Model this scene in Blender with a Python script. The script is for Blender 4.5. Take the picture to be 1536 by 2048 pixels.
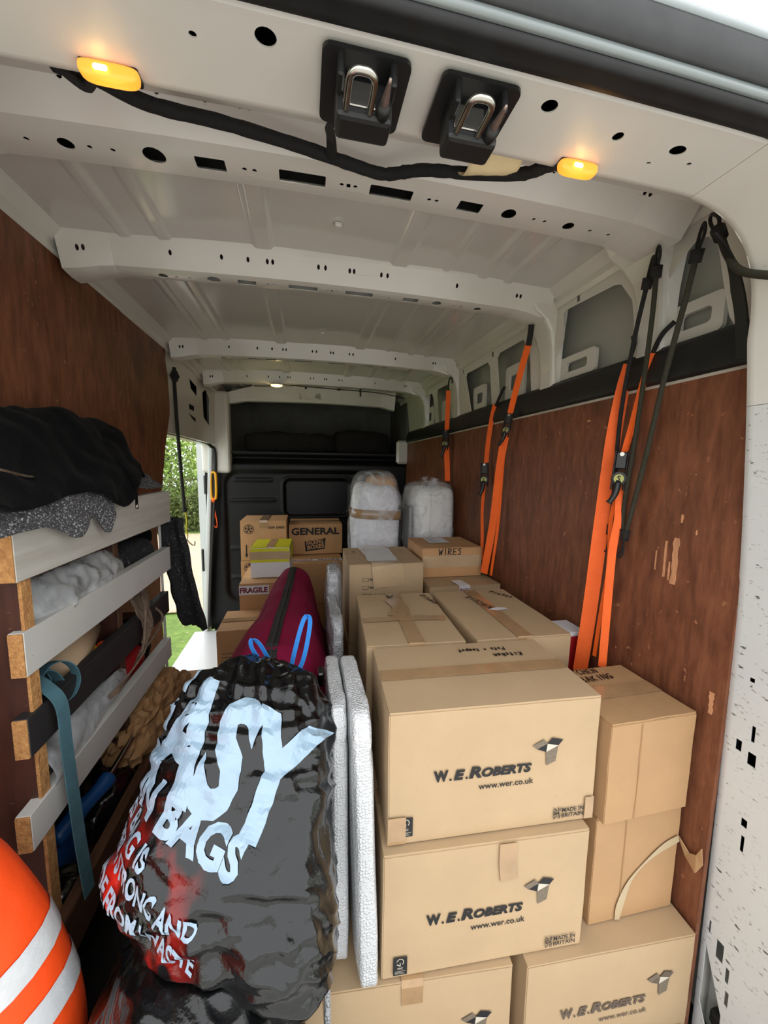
import bpy, bmesh, math, random
from mathutils import Vector, Matrix, noise, geometry
from mathutils.bvhtree import BVHTree

for _o in list(bpy.data.objects):
    bpy.data.objects.remove(_o)
S = bpy.context.scene
COL = S.collection
random.seed(7)

# ------------------------------------------------------------------ camera
cd = bpy.data.cameras.new('camera')
cam = bpy.data.objects.new('camera', cd)
COL.objects.link(cam)
cd.sensor_fit = 'HORIZONTAL'; cd.sensor_width = 36.0
cd.lens = 36.0 * 755.0 / 1536.0
cd.clip_start = 0.02; cd.clip_end = 200
_r = Vector((0.97847813, -0.20592089, 0.01330901))
_u = -Vector((-0.01086717, -0.1158305, -0.99320954))
_b = -Vector((0.20606418, 0.97168919, -0.11557539))
cam.matrix_world = Matrix(((_r.x, _u.x, _b.x, 0), (_r.y, _u.y, _b.y, 0), (_r.z, _u.z, _b.z, 1.46), (0, 0, 0, 1)))
S.camera = cam

# ------------------------------------------------------------------ sky and exposure
W = bpy.data.worlds.new('overcast_sky'); S.world = W; W.use_nodes = True
_bg = W.node_tree.nodes['Background']
_bg.inputs['Color'].default_value = (0.97, 0.985, 1.0, 1)
_bg.inputs['Strength'].default_value = 2.3
S.view_settings.view_transform = 'Standard'
S.view_settings.look = 'None'
S.view_settings.exposure = 0.22
S.view_settings.gamma = 1.0
S.view_settings.use_curve_mapping = False
S.cycles.max_bounces = 16
S.cycles.diffuse_bounces = 8
S.cycles.transparent_max_bounces = 16
S.cycles.sample_clamp_indirect = 6.0

# ------------------------------------------------------------------ materials
MATS = {}
def _lin(c):
    return tuple((x / 12.92 if x <= 0.04045 else ((x + 0.055) / 1.055) ** 2.4) for x in (v / 255.0 for v in c))
def mat(name, rgb, rough=0.6, metal=0.0, var=0.0, vscale=6.0, stretch=(1, 1, 1), bump=0.0, bscale=80.0, bstretch=(1, 1, 1),
        coat=0.0, rgb2=None, spots=None, emit=None, trans=0.0, alpha=1.0, sheen=0.0, spec=0.5):
    """procedural material; rgb are sRGB 0-255. spots = list of (rgb, scale, threshold, stretch, softness)"""
    m = bpy.data.materials.new(name); m.use_nodes = True
    nt = m.node_tree; N = nt.nodes; L = nt.links
    p = N['Principled BSDF']
    p.inputs['Roughness'].default_value = rough
    p.inputs['Metallic'].default_value = metal
    p.inputs['Coat Weight'].default_value = coat
    p.inputs['Coat Roughness'].default_value = 0.08
    p.inputs['Specular IOR Level'].default_value = spec
    p.inputs['Sheen Weight'].default_value = sheen
    p.inputs['Transmission Weight'].default_value = trans
    p.inputs['Alpha'].default_value = alpha
    c = (*_lin(rgb), 1)
    p.inputs['Base Color'].default_value = c
    if emit:
        p.inputs['Emission Color'].default_value = (*_lin(emit[0]), 1)
        p.inputs['Emission Strength'].default_value = emit[1]
    tc = N.new('ShaderNodeTexCoord')
    def noise_fac(scale, st, detail=4.0, rough_=0.6):
        mp = N.new('ShaderNodeMapping'); mp.inputs['Scale'].default_value = st
        L.new(tc.outputs['Object'], mp.inputs['Vector'])
        n = N.new('ShaderNodeTexNoise'); n.inputs['Scale'].default_value = scale
        n.inputs['Detail'].default_value = detail; n.inputs['Roughness'].default_value = rough_
        L.new(mp.outputs['Vector'], n.inputs['Vector'])
        return n.outputs['Fac']
    cur = None
    if var > 0 or rgb2:
        r = N.new('ShaderNodeValToRGB')
        c1 = _lin(rgb); c2 = _lin(rgb2) if rgb2 else tuple(x * (1 - var) for x in c1)
        c0 = c1 if rgb2 else tuple(min(1, x * (1 + var)) for x in c1)
        r.color_ramp.elements[0].position = 0.32; r.color_ramp.elements[0].color = (*c2, 1)
        r.color_ramp.elements[1].position = 0.68; r.color_ramp.elements[1].color = (*c0, 1)
        L.new(noise_fac(vscale, stretch), r.inputs['Fac'])
        cur = r.outputs['Color']
    for sp in (spots or []):
        r = N.new('ShaderNodeValToRGB')
        r.color_ramp.elements[0].position = sp[2]; r.color_ramp.elements[0].color = (0, 0, 0, 1)
        r.color_ramp.elements[1].position = sp[2] + sp[4]; r.color_ramp.elements[1].color = (1, 1, 1, 1)
        L.new(noise_fac(sp[1], sp[3], 3.0, 0.55), r.inputs['Fac'])
        mx = N.new('ShaderNodeMix'); mx.data_type = 'RGBA'
        L.new(r.outputs['Color'], mx.inputs['Factor'])
        if cur is None: mx.inputs['A'].default_value = c
        else: L.new(cur, mx.inputs['A'])
        mx.inputs['B'].default_value = (*_lin(sp[0]), 1)
        cur = mx.outputs['Result']
    if cur is not None: L.new(cur, p.inputs['Base Color'])
    if bump > 0:
        b = N.new('ShaderNodeBump'); b.inputs['Strength'].default_value = bump; b.inputs['Distance'].default_value = 0.01
        L.new(noise_fac(bscale, bstretch), b.inputs['Height'])
        L.new(b.outputs['Normal'], p.inputs['Normal'])
    MATS[name] = m
    return m

def film(name, rgb, clear=0.5, rough=0.15, bump=0.4, bscale=30.0):
    """crinkled see-through plastic film"""
    m = bpy.data.materials.new(name); m.use_nodes = True
    nt = m.node_tree; N = nt.nodes; L = nt.links
    p = N['Principled BSDF']; p.inputs['Base Color'].default_value = (*_lin(rgb), 1)
    p.inputs['Roughness'].default_value = rough; p.inputs['Coat Weight'].default_value = 0.6
    tr = N.new('ShaderNodeBsdfTransparent'); mx = N.new('ShaderNodeMixShader')
    tc = N.new('ShaderNodeTexCoord'); n = N.new('ShaderNodeTexNoise'); n.inputs['Scale'].default_value = bscale
    n.inputs['Detail'].default_value = 3; n.inputs['Distortion'].default_value = 1.2
    L.new(tc.outputs['Object'], n.inputs['Vector'])
    b = N.new('ShaderNodeBump'); b.inputs['Strength'].default_value = bump; b.inputs['Distance'].default_value = 0.02
    L.new(n.outputs['Fac'], b.inputs['Height']); L.new(b.outputs['Normal'], p.inputs['Normal'])
    r = N.new('ShaderNodeMapRange'); r.inputs['From Min'].default_value = 0.35; r.inputs['From Max'].default_value = 0.7
    r.inputs['To Min'].default_value = clear; r.inputs['To Max'].default_value = clear * 0.45
    L.new(n.outputs['Fac'], r.inputs['Value']); L.new(r.outputs['Result'], mx.inputs['Fac'])
    L.new(p.outputs['BSDF'], mx.inputs[1]); L.new(tr.outputs['BSDF'], mx.inputs[2])
    L.new(mx.outputs['Shader'], N['Material Output'].inputs['Surface'])
    MATS[name] = m
    return m

def bubble(name, rgb, scale=95.0, strength=0.9):
    """bubble wrap: round cells standing proud of the film"""
    m = bpy.data.materials.new(name); m.use_nodes = True
    nt = m.node_tree; N = nt.nodes; L = nt.links
    p = N['Principled BSDF']; p.inputs['Roughness'].default_value = 0.22; p.inputs['Coat Weight'].default_value = 0.4
    tc = N.new('ShaderNodeTexCoord'); v = N.new('ShaderNodeTexVoronoi'); v.inputs['Scale'].default_value = scale
    v.inputs['Randomness'].default_value = 0.6
    L.new(tc.outputs['Object'], v.inputs['Vector'])
    r = N.new('ShaderNodeValToRGB'); e = r.color_ramp.elements
    e[0].position = 0.25; e[0].color = (1, 1, 1, 1); e[1].position = 0.55; e[1].color = (0, 0, 0, 1)
    L.new(v.outputs['Distance'], r.inputs['Fac'])
    c = N.new('ShaderNodeMix'); c.data_type = 'RGBA'; q = _lin(rgb)
    c.inputs['A'].default_value = (*(x * 0.86 for x in q), 1); c.inputs['B'].default_value = (*(min(1, x * 1.15) for x in q), 1)
    L.new(r.outputs['Color'], c.inputs['Factor']); L.new(c.outputs['Result'], p.inputs['Base Color'])
    b = N.new('ShaderNodeBump'); b.inputs['Strength'].default_value = strength; b.inputs['Distance'].default_value = 0.004
    L.new(r.outputs['Color'], b.inputs['Height']); L.new(b.outputs['Normal'], p.inputs['Normal'])
    MATS[name] = m
    return m

mat('white_paint', (212, 208, 199), 0.32, var=0.03, vscale=3, coat=0.35, bump=0.03, bscale=9)
mat('roof_paint', (204, 200, 192), 0.22, var=0.04, vscale=2.5, coat=0.6, bump=0.06, bscale=5)
mat('frame_paint', (212, 209, 201), 0.4, var=0.03, vscale=4, coat=0.2, bump=0.02, bscale=30, spots=[((120, 112, 100), 18, 0.74, (1, 3, 1), 0.03)])
mat('pillar_paint', (206, 208, 206), 0.4, var=0.03, vscale=4, coat=0.2, spots=[((128, 124, 118), 70, 0.63, (1, 1.0, 2.2), 0.12), ((74, 70, 66), 20, 0.665, (1, 2.2, 5.0), 0.05)])
mat('skin_paint', (168, 168, 160), 0.45, var=0.06, vscale=3)
mat('door_paint', (196, 200, 200), 0.3, coat=0.4)
mat('ply', (132, 82, 56), 0.5, rgb2=(96, 56, 38), vscale=11, stretch=(4.5, 4.5, 0.9), bump=0.10, bscale=60, bstretch=(4, 4, 0.3), spec=0.3,
    spots=[((158, 106, 74), 34, 0.68, (1, 1.2, 1.2), 0.05), ((58, 34, 24), 3.2, 0.60, (1, 1, 0.7), 0.2), ((170, 118, 82), 16, 0.725, (1, 4.5, 1.0), 0.03)])
mat('ply_bare', (196, 140, 100), 0.8, var=0.2, vscale=30, stretch=(3, 3, 0.5))
mat('ply_edge', (176, 168, 155), 0.6, var=0.1)
mat('black_trim', (22, 22, 22), 0.5, var=0.25, vscale=14)
mat('rubber', (24, 25, 26), 0.55, var=0.3, vscale=25)
mat('rubber_grey', (44, 45, 46), 0.6, var=0.2, vscale=30)
mat('gutter', (128, 136, 136), 0.35, var=0.08, vscale=8, coat=0.3)
mat('bulkhead', (9, 9, 10), 0.42, spec=0.3, var=0.3, vscale=6, bump=0.05, bscale=20, spots=[((70, 72, 72), 60, 0.75, (1, 1, 1), 0.03)])
mat('plastic_black', (26, 26, 27), 0.42, var=0.15, vscale=20, bump=0.05, bscale=300)
mat('steel', (176, 172, 164), 0.24, metal=1.0)
mat('rust_steel', (164, 146, 138), 0.4, metal=0.9, var=0.2, vscale=60)
mat('floor_mat', (26, 26, 27), 0.6, var=0.3, vscale=12, bump=0.2, bscale=120)
mat('loom_tape', (20, 20, 20), 0.8, bump=0.5, bscale=120, bstretch=(3, 1, 1))
mat('masking', (226, 208, 164), 0.7, var=0.06, vscale=30, bump=0.1, bscale=60)
mat('amber', (255, 176, 60), 0.25, trans=0.3, emit=((255, 160, 56), 0.85))
mat('lamp_glow', (255, 238, 190), 0.4, emit=((255, 205, 110), 6.0))
mat('board', (178, 152, 118), 0.72, var=0.05, vscale=5, bump=0.05, bscale=140, spots=[((176, 142, 100), 160, 0.66, (1, 1, 1), 0.08)])
mat('board_tan', (174, 138, 98), 0.72, var=0.07, vscale=5, bump=0.05, bscale=90, spots=[((164, 126, 88), 300, 0.62, (1, 0.4, 1), 0.15)])
mat('board_far', (190, 146, 100), 0.75, var=0.08, vscale=5, bump=0.05, bscale=140)
mat('board_edge', (166, 128, 84), 0.85, var=0.1, vscale=40)
mat('brown_tape', (166, 134, 98), 0.16, var=0.12, vscale=14, stretch=(1, 1, 1), coat=0.5, bump=0.10, bscale=26)
mat('print_black', (26, 25, 26), 0.7)
mat('print_grey', (112, 100, 84), 0.7, var=0.2, vscale=220)
mat('print_light', (196, 188, 172), 0.7)
mat('marker', (22, 20, 22), 0.6)
mat('print_maroon', (120, 44, 62), 0.6)
mat('label_white', (222, 222, 226), 0.5, var=0.03, vscale=20)
mat('paper', (214, 214, 216), 0.6, var=0.05, vscale=30)
mat('yellow_print', (214, 208, 26), 0.5, var=0.05, vscale=6)
mat('maroon', (126, 20, 56), 0.9, var=0.12, vscale=9, bump=0.25, bscale=16, spec=0.15)
mat('zip_black', (26, 24, 26), 0.5, bump=0.6, bscale=260, bstretch=(0.2, 1, 0.2))
mat('blue_tie', (54, 138, 222), 0.3, var=0.1, vscale=20, coat=0.4)
mat('bag_print', (150, 176, 196), 0.34, var=0.06, vscale=9, coat=0.4)
bubble('bubble_white', (208, 210, 212), 150, 0.6)
bubble('bubble_grey', (160, 162, 165), 130, 0.8)
mat('foam_white', (226, 226, 224), 0.5, var=0.03, vscale=8)
film('clear_film', (232, 236, 240), 0.98, 0.08, 0.8, 9)
mat('cab_dark', (84, 84, 78), 0.8, var=0.2, vscale=5)
film('milky_film', (220, 224, 226), 0.70, 0.10, 0.6, 9)
mat('bundle_white', (226, 228, 234), 0.8, var=0.05, vscale=30, bump=0.4, bscale=60)
mat('grain_white', (198, 195, 188), 0.6, rgb2=(176, 171, 162), vscale=4, stretch=(9, 0.7, 9), bump=0.03, bscale=60)
mat('board_white', (196, 195, 190), 0.5, var=0.03, vscale=10, spots=[((120, 110, 98), 60, 0.73, (1, 1, 1), 0.03)])
mat('board_dark', (44, 43, 44), 0.55, rgb2=(32, 31, 32), vscale=8, stretch=(12, 0.6, 12), bump=0.06, bscale=60, spots=[((130, 126, 120), 90, 0.76, (1, 1, 1), 0.02)])
mat('chipboard', (196, 146, 88), 0.85, rgb2=(160, 110, 62), vscale=90, bump=0.6, bscale=160)
mat('dark_wood', (70, 38, 26), 0.5, rgb2=(50, 26, 19), vscale=10, stretch=(6, 6, 0.5), coat=0.2, spots=[((128, 96, 78), 40, 0.70, (1, 4, 4), 0.03)])
mat('brown_wood', (92, 62, 40), 0.6, rgb2=(64, 42, 28), vscale=12, stretch=(9, 0.5, 9), spots=[((150, 118, 82), 40, 0.7, (3, 0.5, 3), 0.04)])
mat('black_cloth', (10, 10, 11), 0.95, bump=0.3, bscale=60, sheen=0.02, spec=0.08)
mat('blanket', (86, 86, 90), 0.95, rgb2=(24, 24, 27), vscale=230, stretch=(1, 0.6, 1), bump=1.0, bscale=200, spots=[((196, 196, 202), 260, 0.56, (1, 0.7, 1), 0.06)], sheen=0.1)
mat('blanket_dark', (50, 50, 54), 0.95, rgb2=(20, 20, 22), vscale=130, bump=1.0, bscale=140, spots=[((104, 104, 110), 150, 0.61, (1, 1, 0.6), 0.06)])
mat('blanket_brown', (30, 26, 24), 0.95, rgb2=(14, 12, 11), vscale=60, bump=1.0, bscale=60)
mat('teal_web', (74, 116, 128), 0.8, var=0.15, vscale=30, bump=0.6, bscale=300, bstretch=(1, 4, 4))
mat('kraft', (164, 126, 84), 0.75, var=0.1, vscale=12, bump=0.6, bscale=22)
mat('kraft_tube', (172, 146, 116), 0.7, var=0.05)
mat('taupe_strap', (112, 94, 78), 0.85, var=0.15, vscale=40, bump=0.5, bscale=160)
mat('orange_web', (255, 104, 22), 0.55, var=0.06, vscale=20, bump=0.3, bscale=300, bstretch=(0.3, 0.3, 3))
mat('orange_plastic', (255, 96, 24), 0.4)
mat('yellow_plastic', (244, 176, 24), 0.4)
mat('yellow_cord', (206, 190, 60), 0.6)
mat('red_plastic', (168, 24, 30), 0.5)
mat('blue_plastic', (24, 74, 128), 0.35)
mat('bungee_green', (52, 50, 36), 0.6, bump=0.6, bscale=260, bstretch=(1, 1, 2))
mat('bungee_black', (22, 21, 21), 0.6, bump=0.6, bscale=260)
mat('badge', (150, 150, 88), 0.4, metal=0.5)
mat('hivis', (255, 78, 6), 0.7, var=0.05, vscale=10, bump=0.25, bscale=18)
mat('reflective', (206, 210, 212), 0.35, var=0.05, vscale=30, bump=0.2, bscale=40)
mat('skin', (202, 158, 132), 0.6)
mat('hair', (60, 44, 32), 0.8)
mat('trousers', (34, 36, 44), 0.9)
mat('grass', (118, 146, 62), 0.9, rgb2=(84, 112, 44), vscale=9, bump=1.0, bscale=60, spots=[((176, 164, 110), 22, 0.62, (1, 1, 1), 0.1)])
mat('leaf_light', (150, 176, 92), 0.5, var=0.25, vscale=2)
mat('leaf_dark', (98, 112, 52), 0.6, rgb2=(62, 72, 34), vscale=3)
mat('leaf_autumn', (196, 160, 70), 0.6, rgb2=(150, 120, 60), vscale=3)
mat('bounce_concrete', (206, 204, 198), 0.9, var=0.06, vscale=3)
mat('bark', (120, 112, 96), 0.9, var=0.2, vscale=20)

def brick_mat():
    m = bpy.data.materials.new('pavers'); m.use_nodes = True
    N = m.node_tree.nodes; L = m.node_tree.links; p = N['Principled BSDF']; p.inputs['Roughness'].default_value = 0.9
    tc = N.new('ShaderNodeTexCoord'); b = N.new('ShaderNodeTexBrick'); b.inputs['Scale'].default_value = 4.5
    b.inputs['Color1'].default_value = (*_lin((214, 190, 160)), 1); b.inputs['Color2'].default_value = (*_lin((196, 168, 140)), 1)
    b.inputs['Mortar'].default_value = (*_lin((150, 132, 112)), 1)
    L.new(tc.outputs['Object'], b.inputs['Vector']); L.new(b.outputs['Color'], p.inputs['Base Color'])
    MATS['pavers'] = m
brick_mat()

def binbag_mat():
    """black shiny bag film with a red flame-like print down one flank"""
    m = mat('bin_bag', (11, 12, 13), 0.19, coat=0.15, bump=0.35, bscale=18, bstretch=(1.2, 1.2, 1.6), var=0.1, spec=0.42)
    nt = m.node_tree; N = nt.nodes; L = nt.links; p = N['Principled BSDF']
    tc = N.new('ShaderNodeTexCoord'); mp = N.new('ShaderNodeMapping')
    mp.inputs['Scale'].default_value = (7.0, 3.0, 4.0)
    L.new(tc.outputs['Object'], mp.inputs['Vector'])
    n = N.new('ShaderNodeTexNoise'); n.inputs['Scale'].default_value = 1.5; n.inputs['Detail'].default_value = 3
    L.new(mp.outputs['Vector'], n.inputs['Vector'])
    sx = N.new('ShaderNodeSeparateXYZ'); L.new(tc.outputs['Object'], sx.inputs['Vector'])
    def mr(src, a, b, c, d):
        r = N.new('ShaderNodeMapRange'); r.inputs['From Min'].default_value = a; r.inputs['From Max'].default_value = b
        r.inputs['To Min'].default_value = c; r.inputs['To Max'].default_value = d; L.new(src, r.inputs['Value']); return r.outputs['Result']
    def mul(a, b):
        q = N.new('ShaderNodeMath'); q.operation = 'MULTIPLY'; L.new(a, q.inputs[0]); L.new(b, q.inputs[1]); return q.outputs[0]
    f = mr(n.outputs['Fac'], 0.47, 0.52, 0, 1)
    gx = mr(sx.outputs['X'], -0.02, -0.13, 0, 1)
    gz = mr(sx.outputs['Z'], 0.13, 0.07, 0, 1)
    f = mul(mul(f, gx), gz)
    mx = N.new('ShaderNodeMix'); mx.data_type = 'RGBA'
    old = p.inputs['Base Color'].links[0].from_socket
    L.new(f, mx.inputs['Factor']); L.new(old, mx.inputs['A']); mx.inputs['B'].default_value = (*_lin((176, 32, 24)), 1)
    L.new(mx.outputs['Result'], p.inputs['Base Color'])
binbag_mat()

# ------------------------------------------------------------------ building helpers
def M(m):
    return MATS[m] if isinstance(m, str) else m
def tag(o, label=None, cat=None, group=None, kind=None):
    if label: o['label'] = label
    if cat: o['category'] = cat
    if group: o['group'] = group
    if kind: o['kind'] = kind
    return o
def empty(name, loc=(0, 0, 0), rz=0.0, label=None, cat=None, group=None, kind=None):
    o = bpy.data.objects.new(name, None); COL.objects.link(o)
    o.location = loc; o.rotation_euler = (0, 0, rz); o.empty_display_size = 0.05
    return tag(o, label, cat, group, kind)
def link(name, me, m, parent=None, smooth=False):
    if m is not None: me.materials.append(M(m))
    if smooth:
        for p in me.polygons: p.use_smooth = True
    o = bpy.data.objects.new(name, me); COL.objects.link(o)
    if parent: o.parent = parent
    return o
def obj(name, verts, faces, m, parent=None, smooth=False):
    me = bpy.data.meshes.new(name); me.from_pydata([tuple(v) for v in verts], [], faces); me.update()
    return link(name, me, m, parent, smooth)
def from_bm(name, bm, m, parent=None, smooth=False):
    me = bpy.data.meshes.new(name); bm.to_mesh(me); bm.free()
    return link(name, me, m, parent, smooth)
def bm_box(bm, a, b, bevel=0.0, mtx=None, seg=1):
    a = Vector(a); b = Vector(b); c = (a + b) / 2; s = b - a
    r = bmesh.ops.create_cube(bm, size=1.0)
    for v in r['verts']: v.co = Vector((v.co.x * s.x, v.co.y * s.y, v.co.z * s.z)) + c
    if bevel > 0:
        es = list({e for v in r['verts'] for e in v.link_edges})
        q = bmesh.ops.bevel(bm, geom=es, offset=bevel, segments=seg, affect='EDGES', profile=0.5)
        vs = list({v for f in q['faces'] for v in f.verts} | {v for v in r['verts'] if v.is_valid})
    else: vs = r['verts']
    if mtx is not None:
        for v in vs: v.co = mtx @ v.co
    return vs
def box(name, a, b, m, parent=None, bevel=0.0, rot=None, seg=1):
    bm = bmesh.new(); vs = bm_box(bm, a, b, bevel, seg=seg)
    if rot is not None:
        c = (Vector(a) + Vector(b)) / 2
        for v in bm.verts: v.co = rot @ (v.co - c) + c
    return from_bm(name, bm, m, parent)
def smooth_path(pts, n=6):
    P = [Vector(p) for p in pts]
    if len(P) < 3: return P
    Q = [P[0] * 2 - P[1]] + P + [P[-1] * 2 - P[-2]]
    out = []
    for i in range(1, len(Q) - 2):
        p0, p1, p2, p3 = Q[i - 1:i + 3]
        for k in range(n):
            t = k / n
            out.append(0.5 * ((2 * p1) + (p2 - p0) * t + (2 * p0 - 5 * p1 + 4 * p2 - p3) * t * t + (3 * p1 - p0 - 3 * p2 + p3) * t ** 3))
    out.append(P[-1])
    return out
def tube_data(pts, r, sides=8, closed=False):
    vs, fs = [], []
    n = len(pts); up = Vector((0.13, 0.31, 0.94)); prev = None
    for i, p in enumerate(pts):
        a = pts[i - 1] if (i > 0 or closed) else pts[i]
        b = pts[(i + 1) % n] if (i < n - 1 or closed) else pts[i]
        t = (b - a).normalized()
        if prev is None: x = t.cross(up).normalized()
        else:
            x = prev - t * prev.dot(t)
            x = x.normalized() if x.length > 1e-6 else t.cross(up).normalized()
        prev = x; y = t.cross(x)
        rr = r(i / max(1, n - 1)) if callable(r) else r
        for k in range(sides):
            q = 2 * math.pi * k / sides
            vs.append(p + (x * math.cos(q) + y * math.sin(q)) * rr)
    m = n if closed else n - 1
    for i in range(m):
        for k in range(sides):
            j = (i + 1) % n
            fs.append((i * sides + k, i * sides + (k + 1) % sides, j * sides + (k + 1) % sides, j * sides + k))
    if not closed:
        fs.append(tuple(range(sides))[::-1]); fs.append(tuple((n - 1) * sides + k for k in range(sides)))
    return vs, fs
def tube(name, pts, r, m, parent=None, sides=8, n=6, closed=False):
    P = smooth_path(pts, n) if n > 1 else [Vector(p) for p in pts]
    v, f = tube_data(P, r, sides, closed)
    return obj(name, v, f, m, parent, True)
def ribbon(name, pts, width, wdir, th, m, parent=None, n=6, twist=None):
    """flat webbing following pts; wdir = direction of its width (vector or function of 0..1)"""
    P = smooth_path(pts, n) if n > 1 else [Vector(p) for p in pts]
    vs, fs = [], []; N = len(P)
    for i, p in enumerate(P):
        t = (P[min(i + 1, N - 1)] - P[max(i - 1, 0)]).normalized()
        w = Vector(wdir(i / (N - 1)) if callable(wdir) else wdir)
        w = (w - t * w.dot(t)).normalized(); h = t.cross(w)
        ww = width(i / (N - 1)) if callable(width) else width
        for a, b in ((-1, -1), (1, -1), (1, 1), (-1, 1)):
            vs.append(p + w * (a * ww / 2) + h * (b * th / 2))
    for i in range(N - 1):
        for k in range(4):
            fs.append((i * 4 + k, i * 4 + (k + 1) % 4, i * 4 + 4 + (k + 1) % 4, i * 4 + 4 + k))
    fs.append((3, 2, 1, 0)); e = (N - 1) * 4; fs.append((e, e + 1, e + 2, e + 3))
    return obj(name, vs, fs, m, parent)
def circle(cx, cy, rx, ry=None, n=14):
    ry = ry or rx
    return [(cx + rx * math.cos(2 * math.pi * k / n), cy + ry * math.sin(2 * math.pi * k / n)) for k in range(n)]
def rrect(cx, cy, w, h, r=0.004, n=3):
    out = []
    for sx, sy, a in ((1, 1, 0), (-1, 1, 90), (-1, -1, 180), (1, -1, 270)):
        for k in range(n + 1):
            q = math.radians(a + 90 * k / n)
            out.append((cx + sx * (w / 2 - r) + r * math.cos(q), cy + sy * (h / 2 - r) + r * math.sin(q)))
    return out
def dens(poly, step):
    out = []
    for i, a in enumerate(poly):
        b = poly[(i + 1) % len(poly)]
        d = math.hypot(b[0] - a[0], b[1] - a[1]); k = max(1, int(d / step))
        for j in range(k): out.append((a[0] + (b[0] - a[0]) * j / k, a[1] + (b[1] - a[1]) * j / k))
    return out
def plate_bm(outline, holes=(), cutx=(), cuty=()):
    """flat sheet with real holes, cut across at the given lines so that it can be bent"""
    polys = [[Vector((x, y, 0)) for x, y in p] for p in [outline, *holes]]
    tris = geometry.tessellate_polygon(polys)
    flat = [v for p in polys for v in p]
    bm = bmesh.new(); bv = [bm.verts.new(v) for v in flat]
    for t in tris:
        try: bm.faces.new([bv[i] for i in t])
        except ValueError: pass
    for x in cutx:
        bmesh.ops.bisect_plane(bm, geom=bm.verts[:] + bm.edges[:] + bm.faces[:], dist=1e-6, plane_co=(x, 0, 0), plane_no=(1, 0, 0))
    for y in cuty:
        bmesh.ops.bisect_plane(bm, geom=bm.verts[:] + bm.edges[:] + bm.faces[:], dist=1e-6, plane_co=(0, y, 0), plane_no=(0, 1, 0))
    return bm
def plate(name, outline, holes, fn, m, parent=None, th=0.002, cutx=(), cuty=(), smooth=False):
    bm = plate_bm(outline, holes, cutx, cuty)
    for v in bm.verts: v.co = Vector(fn(v.co.x, v.co.y))
    bmesh.ops.recalc_face_normals(bm, faces=bm.faces[:])
    o = from_bm(name, bm, m, parent, smooth)
    md = o.modifiers.new('thickness', 'SOLIDIFY'); md.thickness = th; md.offset = 0
    return o
def frange(a, b, s):
    n = max(1, int(round((b - a) / s)))
    return [a + (b - a) * i / n for i in range(1, n)]
def grid(name, nu, nv, fn, m, parent=None, smooth=True, th=0.0, closed_u=False, off=0):
    vs = [Vector(fn(i / (nu - (0 if closed_u else 1)), j / (nv - 1))) for j in range(nv) for i in range(nu)]
    fs = []
    for j in range(nv - 1):
        for i in range(nu if closed_u else nu - 1):
            i2 = (i + 1) % nu
            fs.append((j * nu + i, j * nu + i2, (j + 1) * nu + i2, (j + 1) * nu + i))
    o = obj(name, vs, fs, m, parent, smooth)
    if th:
        md = o.modifiers.new('thickness', 'SOLIDIFY'); md.thickness = th; md.offset = off
    return o
def nz(x, y=0.0, z=0.0):
    return noise.noise(Vector((x, y, z)))
def lump(name, c, r, m, parent=None, nu=40, nv=28, e=(1, 1), amp=0.0, fr=6.0, rot=None, fn=None, ridged=False, seed=0.0):
    """closed rounded body: superellipsoid with noise folds; e are the exponents (<1 boxier)"""
    def pw(v, k): return math.copysign(abs(v) ** k, v)
    vs, fs = [], []
    c = Vector(c)
    for j in range(nv + 1):
        ph = -math.pi / 2 + math.pi * j / nv
        for i in range(nu):
            t = 2 * math.pi * i / nu
            d = Vector((pw(math.cos(ph), e[0]) * pw(math.cos(t), e[1]), pw(math.cos(ph), e[0]) * pw(math.sin(t), e[1]), pw(math.sin(ph), e[0])))
            p = Vector((d.x * r[0], d.y * r[1], d.z * r[2]))
            k = 0.0
            if amp:
                q = p * fr + Vector((seed, seed * 1.7, -seed))
                k = noise.noise(q) + 0.5 * noise.noise(q * 2.1)
                if ridged: k = 1 - 2 * abs(k)
            p = p * (1 + 0) + d.normalized() * amp * k
            if fn: p = Vector(fn(p, d))
            if rot is not None: p = rot @ p
            vs.append(p + c)
    for j in range(nv):
        for i in range(nu):
            fs.append((j * nu + i, j * nu + (i + 1) % nu, (j + 1) * nu + (i + 1) % nu, (j + 1) * nu + i))
    bm = bmesh.new(); bv = [bm.verts.new(v) for v in vs]
    for f in fs: bm.faces.new([bv[i] for i in f])
    bmesh.ops.remove_doubles(bm, verts=bm.verts[:], dist=1e-5)
    bmesh.ops.recalc_face_normals(bm, faces=bm.faces[:])
    return from_bm(name, bm, m, parent, True)

# ------------------------------------------------------------------ lettering
def text_data(s, size=1.0, bold=0.0, shear=0.0, sx=1.0, spacing=1.0):
    cu = bpy.data.curves.new('tmp', 'FONT'); cu.body = s; cu.size = size; cu.offset = bold; cu.shear = shear
    cu.space_character = spacing; cu.resolution_u = 3
    o = bpy.data.objects.new('tmp', cu); COL.objects.link(o)
    bpy.context.view_layer.update()
    me = bpy.data.meshes.new_from_object(o.evaluated_get(bpy.context.evaluated_depsgraph_get()))
    vs = [(v.co.x * sx, v.co.y) for v in me.vertices]; fs = [tuple(p.vertices) for p in me.polygons]
    bpy.data.objects.remove(o); bpy.data.curves.remove(cu); bpy.data.meshes.remove(me)
    return vs, fs
def fit(data, w, h=None, x=0.0, y=0.0):
    """scale lettering to width w (and height h); (x, y) is its lower left corner"""
    vs, fs = data
    x0 = min(v[0] for v in vs); x1 = max(v[0] for v in vs); y0 = min(v[1] for v in vs); y1 = max(v[1] for v in vs)
    a = w / (x1 - x0); b = (h / (y1 - y0)) if h else a
    return [((vx - x0) * a + x, (vy - y0) * b + y) for vx, vy in vs], fs
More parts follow.
